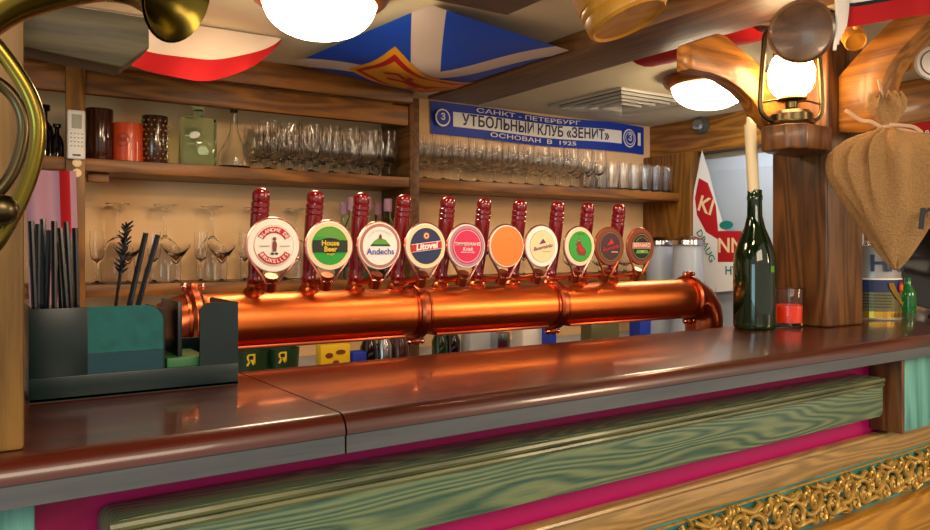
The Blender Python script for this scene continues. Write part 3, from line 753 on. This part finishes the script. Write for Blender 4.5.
# things on the back counter seen under the pipe
CT = E-0.37
def cup(px_, Y, r, h, mt, lab, txt=None):
    X = onY(px_, Y)[0]; t = thing('paper_cup', lab, 'cup', (X, Y, CT))
    MB(mt).lathe([(0, 0), (r*.85, 0), (r, h), (r*.96, h), (r*.82, .004), (0, .004)], n=24).build('cup_body', t)
    m = MB('yellow'); m.map = lambda u, v, l: Vector((r*1.01*math.sin(u/r-.35), -r*1.01*math.cos(u/r-.35), v))
    m.text(txt, .042, 0, .076, 'yellow', .012).build('lettering', t)
cup(252, 2.05, .045, .10, 'dark_green', 'green cup with cream letters at the left end of the back counter', 'Я')
cup(283, 2.05, .045, .10, 'dark_green', 'green cup with cream letters next to the yellow box', 'Я')
def boxy(px_, Y, wx, wy, h, mt, name, lab, cat, z=CT):
    X = onY(px_, Y)[0]; return tag(MB(mt).box(-wx/2, wx/2, -wy/2, wy/2, 0, h, .004).build(name, loc=(X, Y, z)), lab, cat)
t = thing('cereal_box', 'yellow carton with dark patches and a red foot under the copper pipe', 'box', (onY(333, 2.05)[0], 2.05, CT))
MB('yellow').box(-.045, .045, -.02, .02, .022, .10, .003).build('upper_box', t); MB('orange').box(-.045, .045, -.021, .021, 0, .0215, .003).build('red_band', t)
m = MB('brown'); m.map = lambda u, v, l: Vector((u, -.0205-l, v)); m.disc(-.02, .07, .012, .008).disc(.015, .078, .015, .007).disc(.0, .05, .010, .006).build('patches', t)
boxy(357, 2.05, .045, .04, .075, 'blue', 'blue_tub', 'small blue tub beside the yellow carton', 'tub')
for k, (px_, mt, lab) in enumerate(((369, 'dark_glass', 'dark bottle lying low under the pipe, right of the blue tub'), (384, 'steel', 'steel shaker between two dark bottles under the pipe'), (400, 'ceramic_brown', 'brown jar left of the green bottle under the pipe'), (440, 'bottle_green', 'green bottle under the first pipe flange'), (452, 'dark_glass', 'black bottle right of the green bottle under the pipe'))):
    X = onY(px_, 2.08)[0]; tag(MB(mt).lathe([(0, 0), (.026, 0), (.027, .08), (.014, .11), (.012, .15), (0, .15)], n=18).build('counter_bottle' if k != 2 else 'counter_jar', loc=(X, 2.08, CT)), lab, 'bottle' if k != 2 else 'jar')
boxy(478, 2.1, .10, .06, .12, 'grey_white', 'white_box', 'pale grey box under the middle of the pipe', 'box')
boxy(500, 2.05, .05, .05, .10, 'steel', 'steel_canister', 'square steel canister beside the pale grey box', 'canister')
boxy(530, 2.1, .11, .06, .13, 'white_plastic', 'white_box', 'white box left of the blue carton under the pipe', 'box')
boxy(549, 2.05, .035, .04, .14, 'blue', 'blue_carton', 'narrow blue carton behind the second pipe flange', 'carton')
boxy(600, 2.1, .14, .06, .12, 'can_olive', 'olive_box', 'long beige box under the right part of the pipe', 'box')
boxy(640, 2.12, .06, .06, .13, 'blue', 'blue_tub', 'blue tub under the right end of the pipe', 'tub')

# steel urns by the right wall
for k, (px_, Y, lab) in enumerate(((660, 2.30, 'pale translucent dispenser behind the last tap'), (688, 2.12, 'pale translucent dispenser beside the draught beer banner'))):
    t = thing('drink_dispenser', lab, 'dispenser', (onY(px_, Y)[0], Y, CT))
    MB('milk_plastic').lathe([(0, 0), (.065, 0), (.066, .01), (.060, .38), (.058, .39), (0, .39)], n=28).build('vessel', t)
    MB('steel').lathe([(.066, .39), (.068, .392), (.066, .41), (.03, .425), (0, .427)], n=28).build('lid', t)

# ------------------------------------------------------------------ scarf on the back wall
sc = thing('football_scarf', 'long blue and white football scarf with Cyrillic lettering pinned along the wall top', 'scarf', (1.6, WY, E+0.45))
sx0, sx1 = 1.50, 2.655
yS = lambda x: WY-0.012-0.006*math.sin(x*11)
m = MB('blue')
zt = lambda x: E+0.572-0.004*math.sin(x*7)
hh = 0.128
m = cloth(MB('blue'), lambda u, v: Vector((sx0+(sx1-sx0)*u, yS(sx0+(sx1-sx0)*u), zt(sx0+(sx1-sx0)*u)-hh*v)), 60, 10)
sub(m, 'knit_body', sc)
m = MB('white'); m.map = lambda u, v, l: Vector((u, yS(u)-.004-l*4, zt(u)-hh/2+v))
m.rect(1.60, 2.50, -.028, .030, 'white', 40)
m.text('УТБОЛЬНЫЙ КЛУБ «ЗЕНИТ»', .060, 2.03, .001, 'navy', .022, sx=.93)
m.text('САНКТ - ПЕТЕРБУРГ', .024, 1.98, .046, 'white', .012, sx=2.3)
m.text('ОСНОВАН  В  1925', .024, 2.0, -.045, 'white', .012, sx=2.2)
m.disc(2.545, .0, .042, mat='white').disc(2.545, .0, .036, mat='blue').ring2(2.545, 0, .026, .030, 'white').text('З', .045, 2.545, .002, 'white', .02)
m.disc(1.545, .0, .034, mat='white').disc(1.545, .0, .028, mat='blue').text('З', .035, 1.545, .002, 'white', .02)
m.rect(2.59, 2.61, -.03, .03, 'white')
sub(m, 'lettering', sc)

# ------------------------------------------------------------------ ceiling things
def ceiling_lamp(px_, py_, lab):
    p = PZ(px_, py_, E+0.545)
    t = thing('ceiling_lamp', lab, 'lamp', (p.x, p.y, ZC))
    MB('lamp_rim').lathe([(0, -.001), (.135, -.001), (.150, -.008), (.153, -.018), (.147, -.030), (.136, -.038), (.126, -.040), (.122, -.034), (0, -.03)], n=48).build('rim', t)
    prof = [(.124*math.cos(a)**.85, -.034-.078*math.sin(a)) for a in [PI/2*i/14 for i in range(14)]]+[(0, -.112)]
    MB('lamp_glass').lathe(prof, n=48).build('lamp_shade', t)
    return t
ceiling_lamp(320, 3, 'large white dome ceiling lamp with copper rim, near the left flags')
ceiling_lamp(710, 86, 'white dome ceiling lamp with copper rim beyond the beam, by the lantern')
t = thing('air_vent', 'square white ceiling air diffuser left of the right dome lamp', 'vent', (2.155, 2.18, ZC))
for k in range(5):
    r0 = .205-.038*k; m = MB('vent_white')
    m.lathe([(r0*1.414, -.001-.003*k), (r0*1.414, -.012-.003*k), ((r0-.020)*1.414, -.002), ], n=4, mtx=Matrix.Rotation(PI/4, 4, 'Z'))
    m.build('louvre', t)
MB('vent_dark').box(-.195, .195, -.195, .195, -.0012, -.0002).build('backing', t)
# spotlight under header beam
t = thing('spot_lamp', 'small round steel spotlight under the right header beam', 'spotlight', (2.72, PX(697, 125, 2.70).y, E+.43))
c0 = PX(697, 125, 2.66); t.location = (2.699, c0.y, c0.z)
MB('vent_dark').lathe([(0, 0), (.036, 0), (.038, .02), (.034, .03), (.0, .03)], n=24, mtx=Matrix.Rotation(-PI/2, 4, 'Y')).build('housing', t)
MB('steel').lathe([(.022, .030), (.026, .034), (.02, .05), (0, .056)], n=24, mtx=Matrix.Rotation(-PI/2, 4, 'Y')).build('lens', t)

# saltire flag under the ceiling
A = PZ(430, 3, E+.572); B = PZ(293, 62, E+.568); Dp = Vector((1.345, 1.556, E+.535)); Cp = Vector((1.345, 2.30, E+.54))
A.x, A.y = A.x, A.y
def flagmat():
    m = bpy.data.materials.new('saltire_cloth'); m.use_nodes = True; nt = m.node_tree; b = nt.nodes['Principled BSDF']
    N = nt.nodes.new; L = nt.links.new
    uv = N('ShaderNodeUVMap'); sp = N('ShaderNodeSeparateXYZ'); L(uv.outputs[0], sp.inputs[0])
    def mth(op, a, b_=None):
        n = N('ShaderNodeMath'); n.operation = op
        for i, v in enumerate((a, b_)):
            if v is None: continue
            if isinstance(v, (int, float)): n.inputs[i].default_value = v
            else: L(v, n.inputs[i])
        return n.outputs[0]
    u, v = sp.outputs[0], sp.outputs[1]
    d1 = mth('ABSOLUTE', mth('SUBTRACT', u, v)); d2 = mth('ABSOLUTE', mth('SUBTRACT', mth('ADD', u, v), 1.0))
    mask = mth('LESS_THAN', mth('MINIMUM', d1, d2), 0.105)
    mx = N('ShaderNodeMix'); mx.data_type = 'RGBA'; L(mask, mx.inputs['Factor'])
    mx.inputs['A'].default_value = lin('#0848c4'); mx.inputs['B'].default_value = lin('#dccabc')
    L(mx.outputs['Result'], b.inputs['Base Color']); b.inputs['Roughness'].default_value = 0.6
    M['saltire'] = m
flagmat()
def flagpt(u, v):
    p = (A*(1-u)+B*u)*(1-v)+(Dp*(1-u)+Cp*u)*v
    s = 0.050*math.sin(PI*u)*math.sin(PI*v)+0.006*math.sin(u*13+v*5)*math.sin(PI*u)*math.sin(PI*v)
    p.z -= s + 0.004; return p
fl = thing('flag', 'blue flag with white diagonal cross and yellow lion banner pinned to the ceiling', 'flag', (1.1, 1.9, E+.5))
n = 28; m = MB('saltire'); uvs = {}
g = [[m.bm.verts.new(flagpt(i/n, j/n)) for j in range(n+1)] for i in range(n+1)]
uvl = m.bm.loops.layers.uv.new('UVMap')
for i in range(n):
    for j in range(n):
        f = m.face([g[i][j], g[i+1][j], g[i+1][j+1], g[i][j+1]])
        for lp_, (a_, b_) in zip(f.loops, ((i, j), (i+1, j), (i+1, j+1), (i, j+1))): lp_[uvl].uv = (a_/n, b_/n)
sub(m, 'flag_cloth', fl)
# lion banner: coordinates (p, q) in the flag's u, v
m = MB('orange')
def bm_map(s_, t_, l):      # s_: along the banner 0..1 , t_: across 0..1
    u0, v0, u1, v1, u2, v2, u3, v3 = .80, .22, .37, .16, .66, 1.12, .97, .90
    ss, tt = s_, t_
    u = (u0*(1-tt)+u1*tt)*(1-ss)+(u3*(1-tt)+u2*tt)*ss; v = (v0*(1-tt)+v1*tt)*(1-ss)+(v3*(1-tt)+v2*tt)*ss
    p = flagpt(u, v); p.z -= 0.003+l; return p
m.map = bm_map
cloth(m, lambda a, b: bm_map(a, b, 0.0), 24, 10, lambda a, b: 'gold_cloth')if False else None
mat('gold_cloth', '#e8a018', 0.7)
cloth(m, lambda a, b: bm_map(a, b, 0.0), 24, 12, lambda a, b: 'red' if ((0.06 < a < 0.10 or 0.90 < a < 0.94) and .1 < b < .9) or ((0.10 < b < 0.17 or 0.83 < b < 0.90) and .06 < a < .94) else 'gold_cloth')
m.layer = 0.001
lion = smooth([(.30, .35), (.36, .30), (.44, .40), (.54, .42), (.62, .30), (.70, .28), (.66, .40), (.70, .52), (.80, .60), (.78, .72), (.70, .66), (.62, .60), (.52, .62), (.44, .72), (.36, .74), (.40, .62), (.36, .52), (.26, .56), (.20, .48), (.28, .45)], 3)
m.use('red')
for s0, t0, s1, t1, r in ((.38, .52, .62, .48, .055), (.60, .50, .74, .62, .05), (.42, .50, .34, .72, .028), (.40, .48, .28, .34, .028), (.60, .46, .60, .26, .028), (.66, .52, .78, .36, .025), (.36, .55, .22, .66, .02), (.22, .66, .18, .46, .02), (.74, .62, .82, .70, .03)):
    L_ = math.hypot(s1-s0, t1-t0); nx, ny = -(t1-t0)/L_*r, (s1-s0)/L_*r
    for q in range(4):
        a, b = q/4, (q+1)/4
        m.face([m.bm.verts.new(bm_map(s0+(s1-s0)*c_+e*nx, t0+(t1-t0)*c_+e*ny*1.3, .0015)) for c_, e in ((a, -1), (b, -1), (b, 1), (a, 1))])
sub(m, 'lion_banner', fl)

# white and red flag on the left
m = MB('flag_white')
fx0, fx1 = onY(78, 2.02)[0], onY(286, 1.98)[0]
def wr(u, v):
    drop = 0.16*math.sin(PI*min(1, max(0, .08+u*.92)))**0.8+0.004
    x = fx0+(fx1-fx0)*u; return Vector((x, 2.02-0.10*v*math.sin(PI*u)+.012*math.sin(u*20+v*3)*v, ZC-.004-drop*v))
cloth(m, wr, 40, 16, lambda u, v: 'flag_white' if v < .62 else 'flag_red')
tag(m.build('flag'), 'white and red flag sagging from the ceiling left of the big dome lamp', 'flag')

# red cloth beyond the beam
p1, p2 = PZ(662, 58, E+.574), PZ(770, 30, E+.574)
m = MB('flag_red'); cloth(m, lambda u, v: Vector((1.585+.20*v+.01*math.sin(u*8), 1.20+0.42*u, E+.572-.03*math.sin(PI*v)-0.004*math.sin(u*11))), 20, 6)
tag(m.build('red_cloth'), 'red cloth strip pinned under the ceiling behind the lantern brace', 'cloth')

# ------------------------------------------------------------------ lantern
ln = thing('oil_lantern', 'brass storm lantern glowing white on the wooden shelf of the post', 'lantern', (LX-0.014, LY-0.006, LZ), (0, 0, -YAW*0.75))
MB('brass_old').lathe([(0, 0), (.050, 0), (.052, .004), (.050, .010), (.047, .012), (.047, .028), (.040, .036), (.018, .040), (.014, .044), (.014, .058), (.030, .060), (.034, .064), (.030, .070), (0, .070)], n=36).build('fuel_tank', ln)
gl = MB('lantern_glow').lathe([(.030, .071), (.042, .083), (.051, .105), (.052, .130), (.043, .157), (.030, .175), (0, .176)], n=32).build('globe', ln)
m = MB('brass_old')
for s_ in (1, -1):
    m.tube(smooth([(s_*.040, 0, .014), (s_*.060, 0, .018), (s_*.076, 0, .040), (s_*.075, 0, .10), (s_*.069, 0, .17), (s_*.063, 0, .215), (s_*.036, 0, .228)], 6), .006, 10)
    m.tube(smooth([(s_*.018, 0, .060), (s_*.040, 0, .062), (s_*.072, 0, .055)], 4), .0025, 6)
m.build('side_tubes', ln)
m = MB('brass_old')
for a in (PI*1.25, PI*1.75, PI*.25, PI*.75):
    c_, s_ = math.cos(a), math.sin(a)
    m.tube(smooth([(.033*c_*1.0, .033*s_, .072), (.050*math.cos(a+.25), .050*math.sin(a+.25), .090), (.0545*math.cos(a+.6), .0545*math.sin(a+.6), .118), (.050*math.cos(a+1.1), .050*math.sin(a+1.1), .148), (.034*math.cos(a+1.5), .034*math.sin(a+1.5), .17)], 5), .0011, 5)
m.build('wire_guard', ln)
MB('brass_old').lathe([(.034, .176), (.036, .180), (.036, .190), (.030, .196), (.026, .215), (.034, .220), (.034, .228), (.014, .240), (0, .241)], n=28).build('chimney_cap', ln)

# ------------------------------------------------------------------ champagne bottle and candle
bp = PZ(752, 327, BT); bx, by = 1.575, 1.152
t = thing('champagne_bottle', 'dark green champagne bottle with a candle in its neck, on the bar', 'bottle', (bx, by, BT))
MB('bottle_green').lathe([(0, .012), (.03, .006), (.044, 0), (.048, .004), (.049, .012), (.049, .150), (.046, .178), (.036, .210), (.024, .240), (.0175, .268), (.0165, .305), (.018, .306), (.018, .316), (.0165, .318), (.0165, .330), (.0125, .331), (.0125, .30), (.014, .268), (.020, .240), (.032, .210), (.042, .178), (.0455, .150), (.0455, .018), (.03, .014), (0, .02)], n=48).build('glass_body', t)
MB('hill_green').box(-.008, .004, -.0496, -.0489, .135, .150).build('small_label', t)
top = PY(750, 117, by); 
t2 = thing('candle', 'cream dinner candle stuck in the champagne bottle', 'candle', (bx, by, BT+.300))
lx = top.x-bx
m = MB('candle_wax'); m.tube([(0, 0, 0), (lx*.3, 0, .04), (lx, 0, .185)], [.0118, .0138, .0135], 20); m.tube([(lx, 0, .185), (lx-.004, 0, .195), (lx-.010, 0, .201)], [.011, .006, .002], 12)
m.build('wax_stick', t2)
MB('black').tube([(lx-.006, 0, .196), (lx-.010, 0, .206), (lx-.014, 0, .207)], .0012, 6).build('wick', t2)
t = thing('candle_glass', 'small glass tumbler half full of orange-red wax beside the champagne bottle', 'candle glass', (1.672, 1.128, BT))
MB('glass').lathe([(0, 0), (.030, 0), (.032, .002), (.0365, .094), (.0360, .095), (.0350, .094), (.031, .012), (0, .010)], n=36).build('tumbler', t)
MB('orange_wax').lathe([(0, .0105), (.0305, .0125), (.0325, .052), (0, .052)], n=36).build('wax', t)

# tin can
t = thing('tin_can', 'large tin can with blue and gold printing behind the post on the bar', 'tin', (2.075, 1.145, BT)); r = .069; h = .20
MB('can_grey').lathe([(0, 0), (r, 0), (r+.002, .003), (r, .006), (r, h-.006), (r+.002, h-.003), (r, h), (r-.004, h-.002), (r-.004, h-.008), (0, h-.008)], n=48).build('can_body', t)
A0 = -math.radians(22)
m = MB('can_olive'); m.map = lambda u, v, l: Vector(((r+.0008+l)*math.sin(u/r+A0), -(r+.0008+l)*math.cos(u/r+A0), v))
m.rect(-.11, .11, .008, .075, 'can_olive', 20).rect(-.11, .11, .006, .024, 'gold', 20).rect(-.11, .11, .075, .110, 'navy', 20).rect(-.11, .11, .108, .112, 'white', 20)
for i in range(5): m.rect(-.09, .00, .035+.008*i, .037+.008*i, 'dark_olive', 8)
m.poly([(-.01+.0, .100), (.004, .100), (.020, .070), (.050, .045), (.070, .038), (.070, .030), (.045, .036), (.012, .060), (-.006, .085)], 'gold')
m.disc(.035, .088, .014, mat='red').disc(.035, .088, .008, mat='orange').text('HAL', .062, .004, .150, 'navy', .02).text('L A C', .014, .02, .015, 'dark_olive', .03)
m.build('can_print', t)
# things behind the sack
X, d = onY(912, 1.20)
tag(MB('leaf_glass').lathe([(0, 0), (.022, 0), (.023, .05), (.02, .065), (.009, .085), (.009, .105), (0, .106)], n=20).build('green_bottle', loc=(2.35, 1.19, BT)), 'small bright green bottle behind the tin can', 'bottle')
X = 2.32
t = thing('round_tray', 'dark round metal tray leaning at the right end of the bar', 'tray', (2.52, 1.19, BT), (math.radians(0), 0, math.radians(-62)))
MB('dark_glass').lathe([(0, 0), (.10, 0), (.125, .012), (.128, .012), (.102, -.004), (0, -.004)], c=(0, 0, .130), n=40, mtx=Matrix.Rotation(PI/2+.15, 4, 'X')).build('tray_body', t)
m = MB('black').tube(smooth([(2.12, 1.02, BT+.012), (2.20, .98, BT+.02), (2.30, .95, BT+.006), (2.45, .93, BT+.012), (2.6, .98, BT+.006)], 8), .005, 8)
tag(m.build('black_cable'), 'black cable lying on the bar right of the tin can', 'cable')

# ------------------------------------------------------------------ sack
SX, SYy = PY(889, 125, .90).x, .90
nz = PY(884, 127, .90).z
sk = thing('burlap_sack', 'brown burlap sack tied with a cloth strip hanging from the curved brace', 'sack', (SX, SYy, nz), (0, 0, -YAW-math.radians(27)))
prof = smooth([(.016, 0.0), (.040, -.010), (.075, -.026), (.100, -.050), (.108, -.080), (.104, -.115), (.091, -.155), (.071, -.200), (.047, -.245), (.022, -.285), (.003, -.305)], 4)
m = MB('burlap'); rings = []; n = 72
for (r, z) in prof:
    k = max(0, 1+z/.20); ring = []
    for i in range(n):
        a = 2*PI*i/n
        pl = 1+k**.7*.24*math.sin(13*a+2*math.sin(3*a))+.03*math.sin(9*a+4*z/.1)*max(0, 1+z/.2)+.025*math.sin(3*a+z*25)+.012*math.sin(7*a-z*60)
        ring.append(m.bm.verts.new((r*pl*math.cos(a)*1.06+(-z)*.045, r*pl*math.sin(a)*(.55+.2*k), z+.008*math.sin(4*a)*min(1, -z*10))))
    rings.append(ring)
for a_, b_ in zip(rings[:-1], rings[1:]):
    for i in range(n): m.face([a_[i], a_[(i+1) % n], b_[(i+1) % n], b_[i]])
m.face(rings[-1])
m.build('sack_body', sk, sharp=80)
m = MB('burlap'); rings = []
for (r, z) in smooth([(.015, .0), (.018, .012), (.028, .030), (.034, .052), (.026, .072)], 4):
    k = z/.05; rings.append([m.bm.verts.new((r*(1+k*.22*math.sin(7*2*PI*i/n+1))*math.cos(2*PI*i/n)-.006*k, r*(1+k*.3*math.sin(5*2*PI*i/n))*math.sin(2*PI*i/n)*.7, z+k*.006*math.sin(9*2*PI*i/n))) for i in range(n)])
for a_, b_ in zip(rings[:-1], rings[1:]):
    for i in range(n): m.face([a_[i], a_[(i+1) % n], b_[(i+1) % n], b_[i]])
m.build('sack_mouth', sk, sharp=80)
m = MB('cloth_tie')
m.tube([(.019*math.cos(2*PI*i/20), .015*math.sin(2*PI*i/20), .001*math.sin(i)) for i in range(20)], .0042, 8, closed=True)
m.tube(smooth([(-.015, -.01, .0), (-.035, -.014, .014), (-.055, -.006, .020), (-.078, 0, .040), (-.086, .004, .046)], 5), .0045, 8, flat=.5)
m.tube(smooth([(.012, -.014, -.002), (.04, -.030, -.016), (.07, -.04, -.030), (.11, -.04, -.036)], 5), .0042, 8, flat=.5)
m.tube(smooth([(0, -.015, .004), (.022, -.026, .0), (.045, -.03, -.006), (.06, -.036, -.02)], 5), .004, 8, flat=.5)
m.tube(smooth([(-.005, 0, .02), (-.012, .01, .07), (-.02, .015, .11)], 5), .003, 8)
m.build('tie_strip', sk)
m = MB('black'); m.map = lambda u, v, l: Vector((u, -.060*max(.3, 1-(u/.12)**2)**.5-.006-l, v))
m.text('n', .095, .070, -.195, 'black', .01, .1)
m.build('ink_letter', sk)

# ------------------------------------------------------------------ wooden mugs hanging overhead
def wooden_mug(px_, py_, Y, r, h, axis, mt, lab, hang_z, lines=True):
    c = PY(px_, py_, Y); t = thing('wooden_mug', lab, 'mug', c, group='wooden mugs hanging overhead')
    q = Vector(axis).normalized().to_track_quat('Z', 'X').to_matrix().to_4x4()
    p = [(0, .004), (r*.80, .003), (r*.86, 0), (r*.93, .004), (r*.95, .018), (r*.93, .020), (r*.955, .022), (r*.96, .030), (r*.94, .032), (r*.97, .034), (r*1.0, h*.6), (r*.94, h*.9), (r*.98, h), (r*.88, h), (r*.84, h*.8), (r*.84, .02), (0, .018)]
    MB(mt).lathe(p, n=44, mtx=q).build('mug_body', t)
    m = MB(mt); hp = [q @ Vector(v) for v in smooth([(r*.92, 0, h*.85), (r*1.45, 0, h*.85), (r*1.6, 0, h*.55), (r*1.35, 0, h*.28), (r*.93, 0, h*.25)], 5)]
    m.tube(hp, .009, 10); m.build('handle', t)
    top = hp[len(hp)//2]
    MB('steel').tube(smooth([(top.x, top.y, top.z-.012), (top.x+.012, top.y, top.z+.004), (top.x, top.y, top.z+.02), (top.x, top.y, hang_z-c.z)], 5), .0016, 6).build('hook', t)
wooden_mug(629, 22, 0.74, .059, .14, (-.22, .30, .9), 'mug_wood', 'bright orange wooden mug hanging at the top centre of the view', E+.55)
wooden_mug(802, 32, 0.90, .064, .105, (.80, .55, .26), 'mug_dark', 'dark wooden mug hanging bottom-first in front of the lantern', E+.58)
wooden_mug(856, 42, 0.97, .026, .07, (.45, .5, .6), 'mug_wood', 'orange wooden mug hanging behind the post, under the red scarf', E+.575)
wooden_mug(903, 64, 1.12, .028, .09, (.75, .1, .42), 'mug_wood', 'orange wooden mug hanging right of the curved brace', E+.575)

# red-white scarf top right
m = MB('flag_red')
P0, P1 = PY(846, 2, .86), PY(960, 2, .70)
cloth(m, lambda u, v: Vector((P0.x+(P1.x-P0.x)*u, P0.y+(P1.y-P0.y)*u+.01*math.sin(u*9), P0.z+.045-(.095-.012*u)*v)), 30, 12, lambda u, v: 'white' if v < .52 else ('black' if v < .56 else 'flag_red'))
m.use('white')
for i in range(9):
    x = P0.x-.004-.0045*i; m.tube(smooth([(x+.006, P0.y, P0.z+.03-.004*i), (x+.002, P0.y-.004, P0.z-.01-.005*i), (x, P0.y, P0.z-.050-.006*i+.004*math.sin(i*3))], 3), .0035, 6)
t = m.build('fan_scarf'); tag(t, 'red and white knitted scarf with white fringe draped at the top right', 'scarf')
m = MB('red')
a = PX(905, 140, WX-.1); 
xw = WX-.103
m = cloth(MB('flag_red'), lambda u, v: Vector((xw-.004-.004*math.sin(u*14), 1.55-.95*u, E+.425-.07*v+0.004*math.sin(u*5))), 24, 4)
m.map = lambda u, v, l: Vector((xw-.014-l, -u, E+.36+v)); m.text('СПАРТАК', .06, -1.38, .012, 'white', .02)
tag(m.build('red_scarf'), 'red scarf with white letters hung on the right wall under the header beam', 'scarf')
p = PY(928, 62, 1.0)
t = thing('round_plaque', 'round white plaque cut by the right edge of the view', 'plaque', (p.x+.02, 1.0, p.z), (0, 0, -.6))
MB('white').lathe([(0, -.006), (.042, -.006), (.045, 0), (.042, .006), (0, .006)], n=36, mtx=Matrix.Rotation(PI/2, 4, 'X')).build('disc', t)
MB('brown').lathe([(.030, -.007), (.033, -.008), (.033, .008), (.030, .007)], n=36, mtx=Matrix.Rotation(PI/2, 4, 'X')).build('ring', t)
MB('steel').tube([(0, 0, .044), (0, 0, ZC-p.z-.001)], .0012, 6).build('cord', t)

# ------------------------------------------------------------------ window panel and beer banner on the right wall
FX = WX-.02
fy0, fy1 = 1.30, 2.36
t = thing('fridge', 'tall white glass-fronted fridge against the right wall behind the post', 'fridge', (WX-.05, 1.8, 0))
sub(MB('fridge_white').box(WX-.07, WX-.001, 1.42, 2.26, .02, E+.40, .01), 'cabinet', t)
sub(MB('grey_white').box(WX-.085, WX-.071, 1.48, 2.22, E-.60, E+.34, .004), 'door', t)
sub(MB('steel').box(WX-.105, WX-.086, 1.50, 1.52, E-.2, E+.15, .004), 'handle', t)
bn = thing('beer_banner', 'white and dark red draught beer banner draped on the right wall', 'banner', (WX-.12, 2.2, E))
XB = WX-.125
def R(px_, py_, X=None):
    p = PX(px_, py_, X or XB); return (-p.y, p.z)
m = MB('white'); m.map = lambda u, v, l: Vector((XB-l*1.5, u*-1, v)); 
m.poly([R(702, 150), R(709, 172), R(716, 200), R(726, 232), R(722, 262), R(714, 295), R(704, 282), R(696, 258), R(684, 232), R(678, 205), R(682, 196), R(692, 216), R(694, 190)], 'white')
m.poly([R(699, 178), R(708, 183), R(716, 206), R(719, 240), R(706, 232), R(697, 215), R(695, 198)], 'flag_red')
c1 = R(706, 206); m.text('KI', .095, c1[0], c1[1], 'cream', .02, 0, -.35)
m.poly([R(718, 231), R(742, 231), R(742, 262), R(718, 262)], 'flag_red').poly([R(719, 262), R(742, 262), R(742, 290), R(716, 292)], 'white')
c1 = R(731, 246); m.text('NN', .085, c1[0], c1[1], 'cream', .02)
c1 = R(732, 271); m.text('HT', .05, c1[0], c1[1], 'teal_print', .02)
c1 = R(706, 246); m.text('DRAUG', .045, c1[0], c1[1], 'teal_print', .01, 0, -1.05)
c1 = R(727, 225); m.disc(c1[0], c1[1], .035, .018, 'teal_print')
sub(m, 'banner_cloth', bn)

# ------------------------------------------------------------------ brass horn, top left
hn = thing('brass_horn', 'large tarnished brass horn hanging at the top left corner', 'horn', PY(60, 60, .62))
def HP(px_, py_, Y): return PY(px_, py_, Y)
m = MB('brass')
ctrl = [(-70, 90, .60, 28), (-40, 50, .60, 29), (0, 18, .60, 30), (40, 2, .60, 31), (85, -8, .60, 31), (112, -9, .605, 31), (134, -6, .602, 33), (152, -1, .597, 39), (167, 4, .590, 50), (178, 8, .583, 66)]
P = []
for a in ctrl:
    p = HP(a[0], a[1]-12, a[2]); _, d = onY(a[0], a[2]); P.append((p.x, p.y, p.z, a[3]*0.72*d/766))
P = smooth(P, 6)
m.tube([q[:3] for q in P], [q[3] for q in P], 36, caps=False)
inn = P[-16:]
m.tube([(q[0]+.0006, q[1], q[2]) for q in inn], [q[3]*.96 for q in inn], 36, caps=False)
e = P[-1]
sub(m, 'bell_tube', hn, sharp=70)
def htube(ctrl, nm, mt='brass'):
    P = []
    for a in ctrl:
        p = HP(a[0], a[1], a[2]); _, d = onY(a[0], a[2]); P.append((p.x, p.y, p.z, a[3]*d/766))
    P = smooth(P, 7); m = MB(mt).tube([q[:3] for q in P], [q[3] for q in P], 20); sub(m, nm, hn, sharp=70)
htube([(-40, 10, .58, 7.6), (-12, 36, .58, 7.6), (12, 66, .58, 7.6), (30, 96, .58, 7.6), (38, 125, .58, 7.6), (35, 158, .58, 7.6), (24, 192, .58, 7.6), (8, 224, .58, 7.6), (-8, 248, .58, 7.6), (-40, 280, .58, 7.6)], 'loop_tube')
htube([(-30, 70, .61, 6), (0, 84, .61, 6), (18, 104, .61, 6), (24, 130, .61, 6), (16, 165, .61, 6), (0, 190, .61, 6), (-30, 215, .61, 6)], 'loop_tube', 'brass_old')
p = HP(2, 210, .565); m = MB('brass_old'); m.ball(p, .010); m.tube([p, p+Vector((-.03, .01, -.002))], .006, 12); sub(m, 'valve_cap', hn)
p = HP(60, -30, .60); m = MB('steel'); m.tube([(p.x, p.y, p.z), (p.x, p.y, E+.529)], .0015, 6); sub(m, 'hanging_wire', hn)
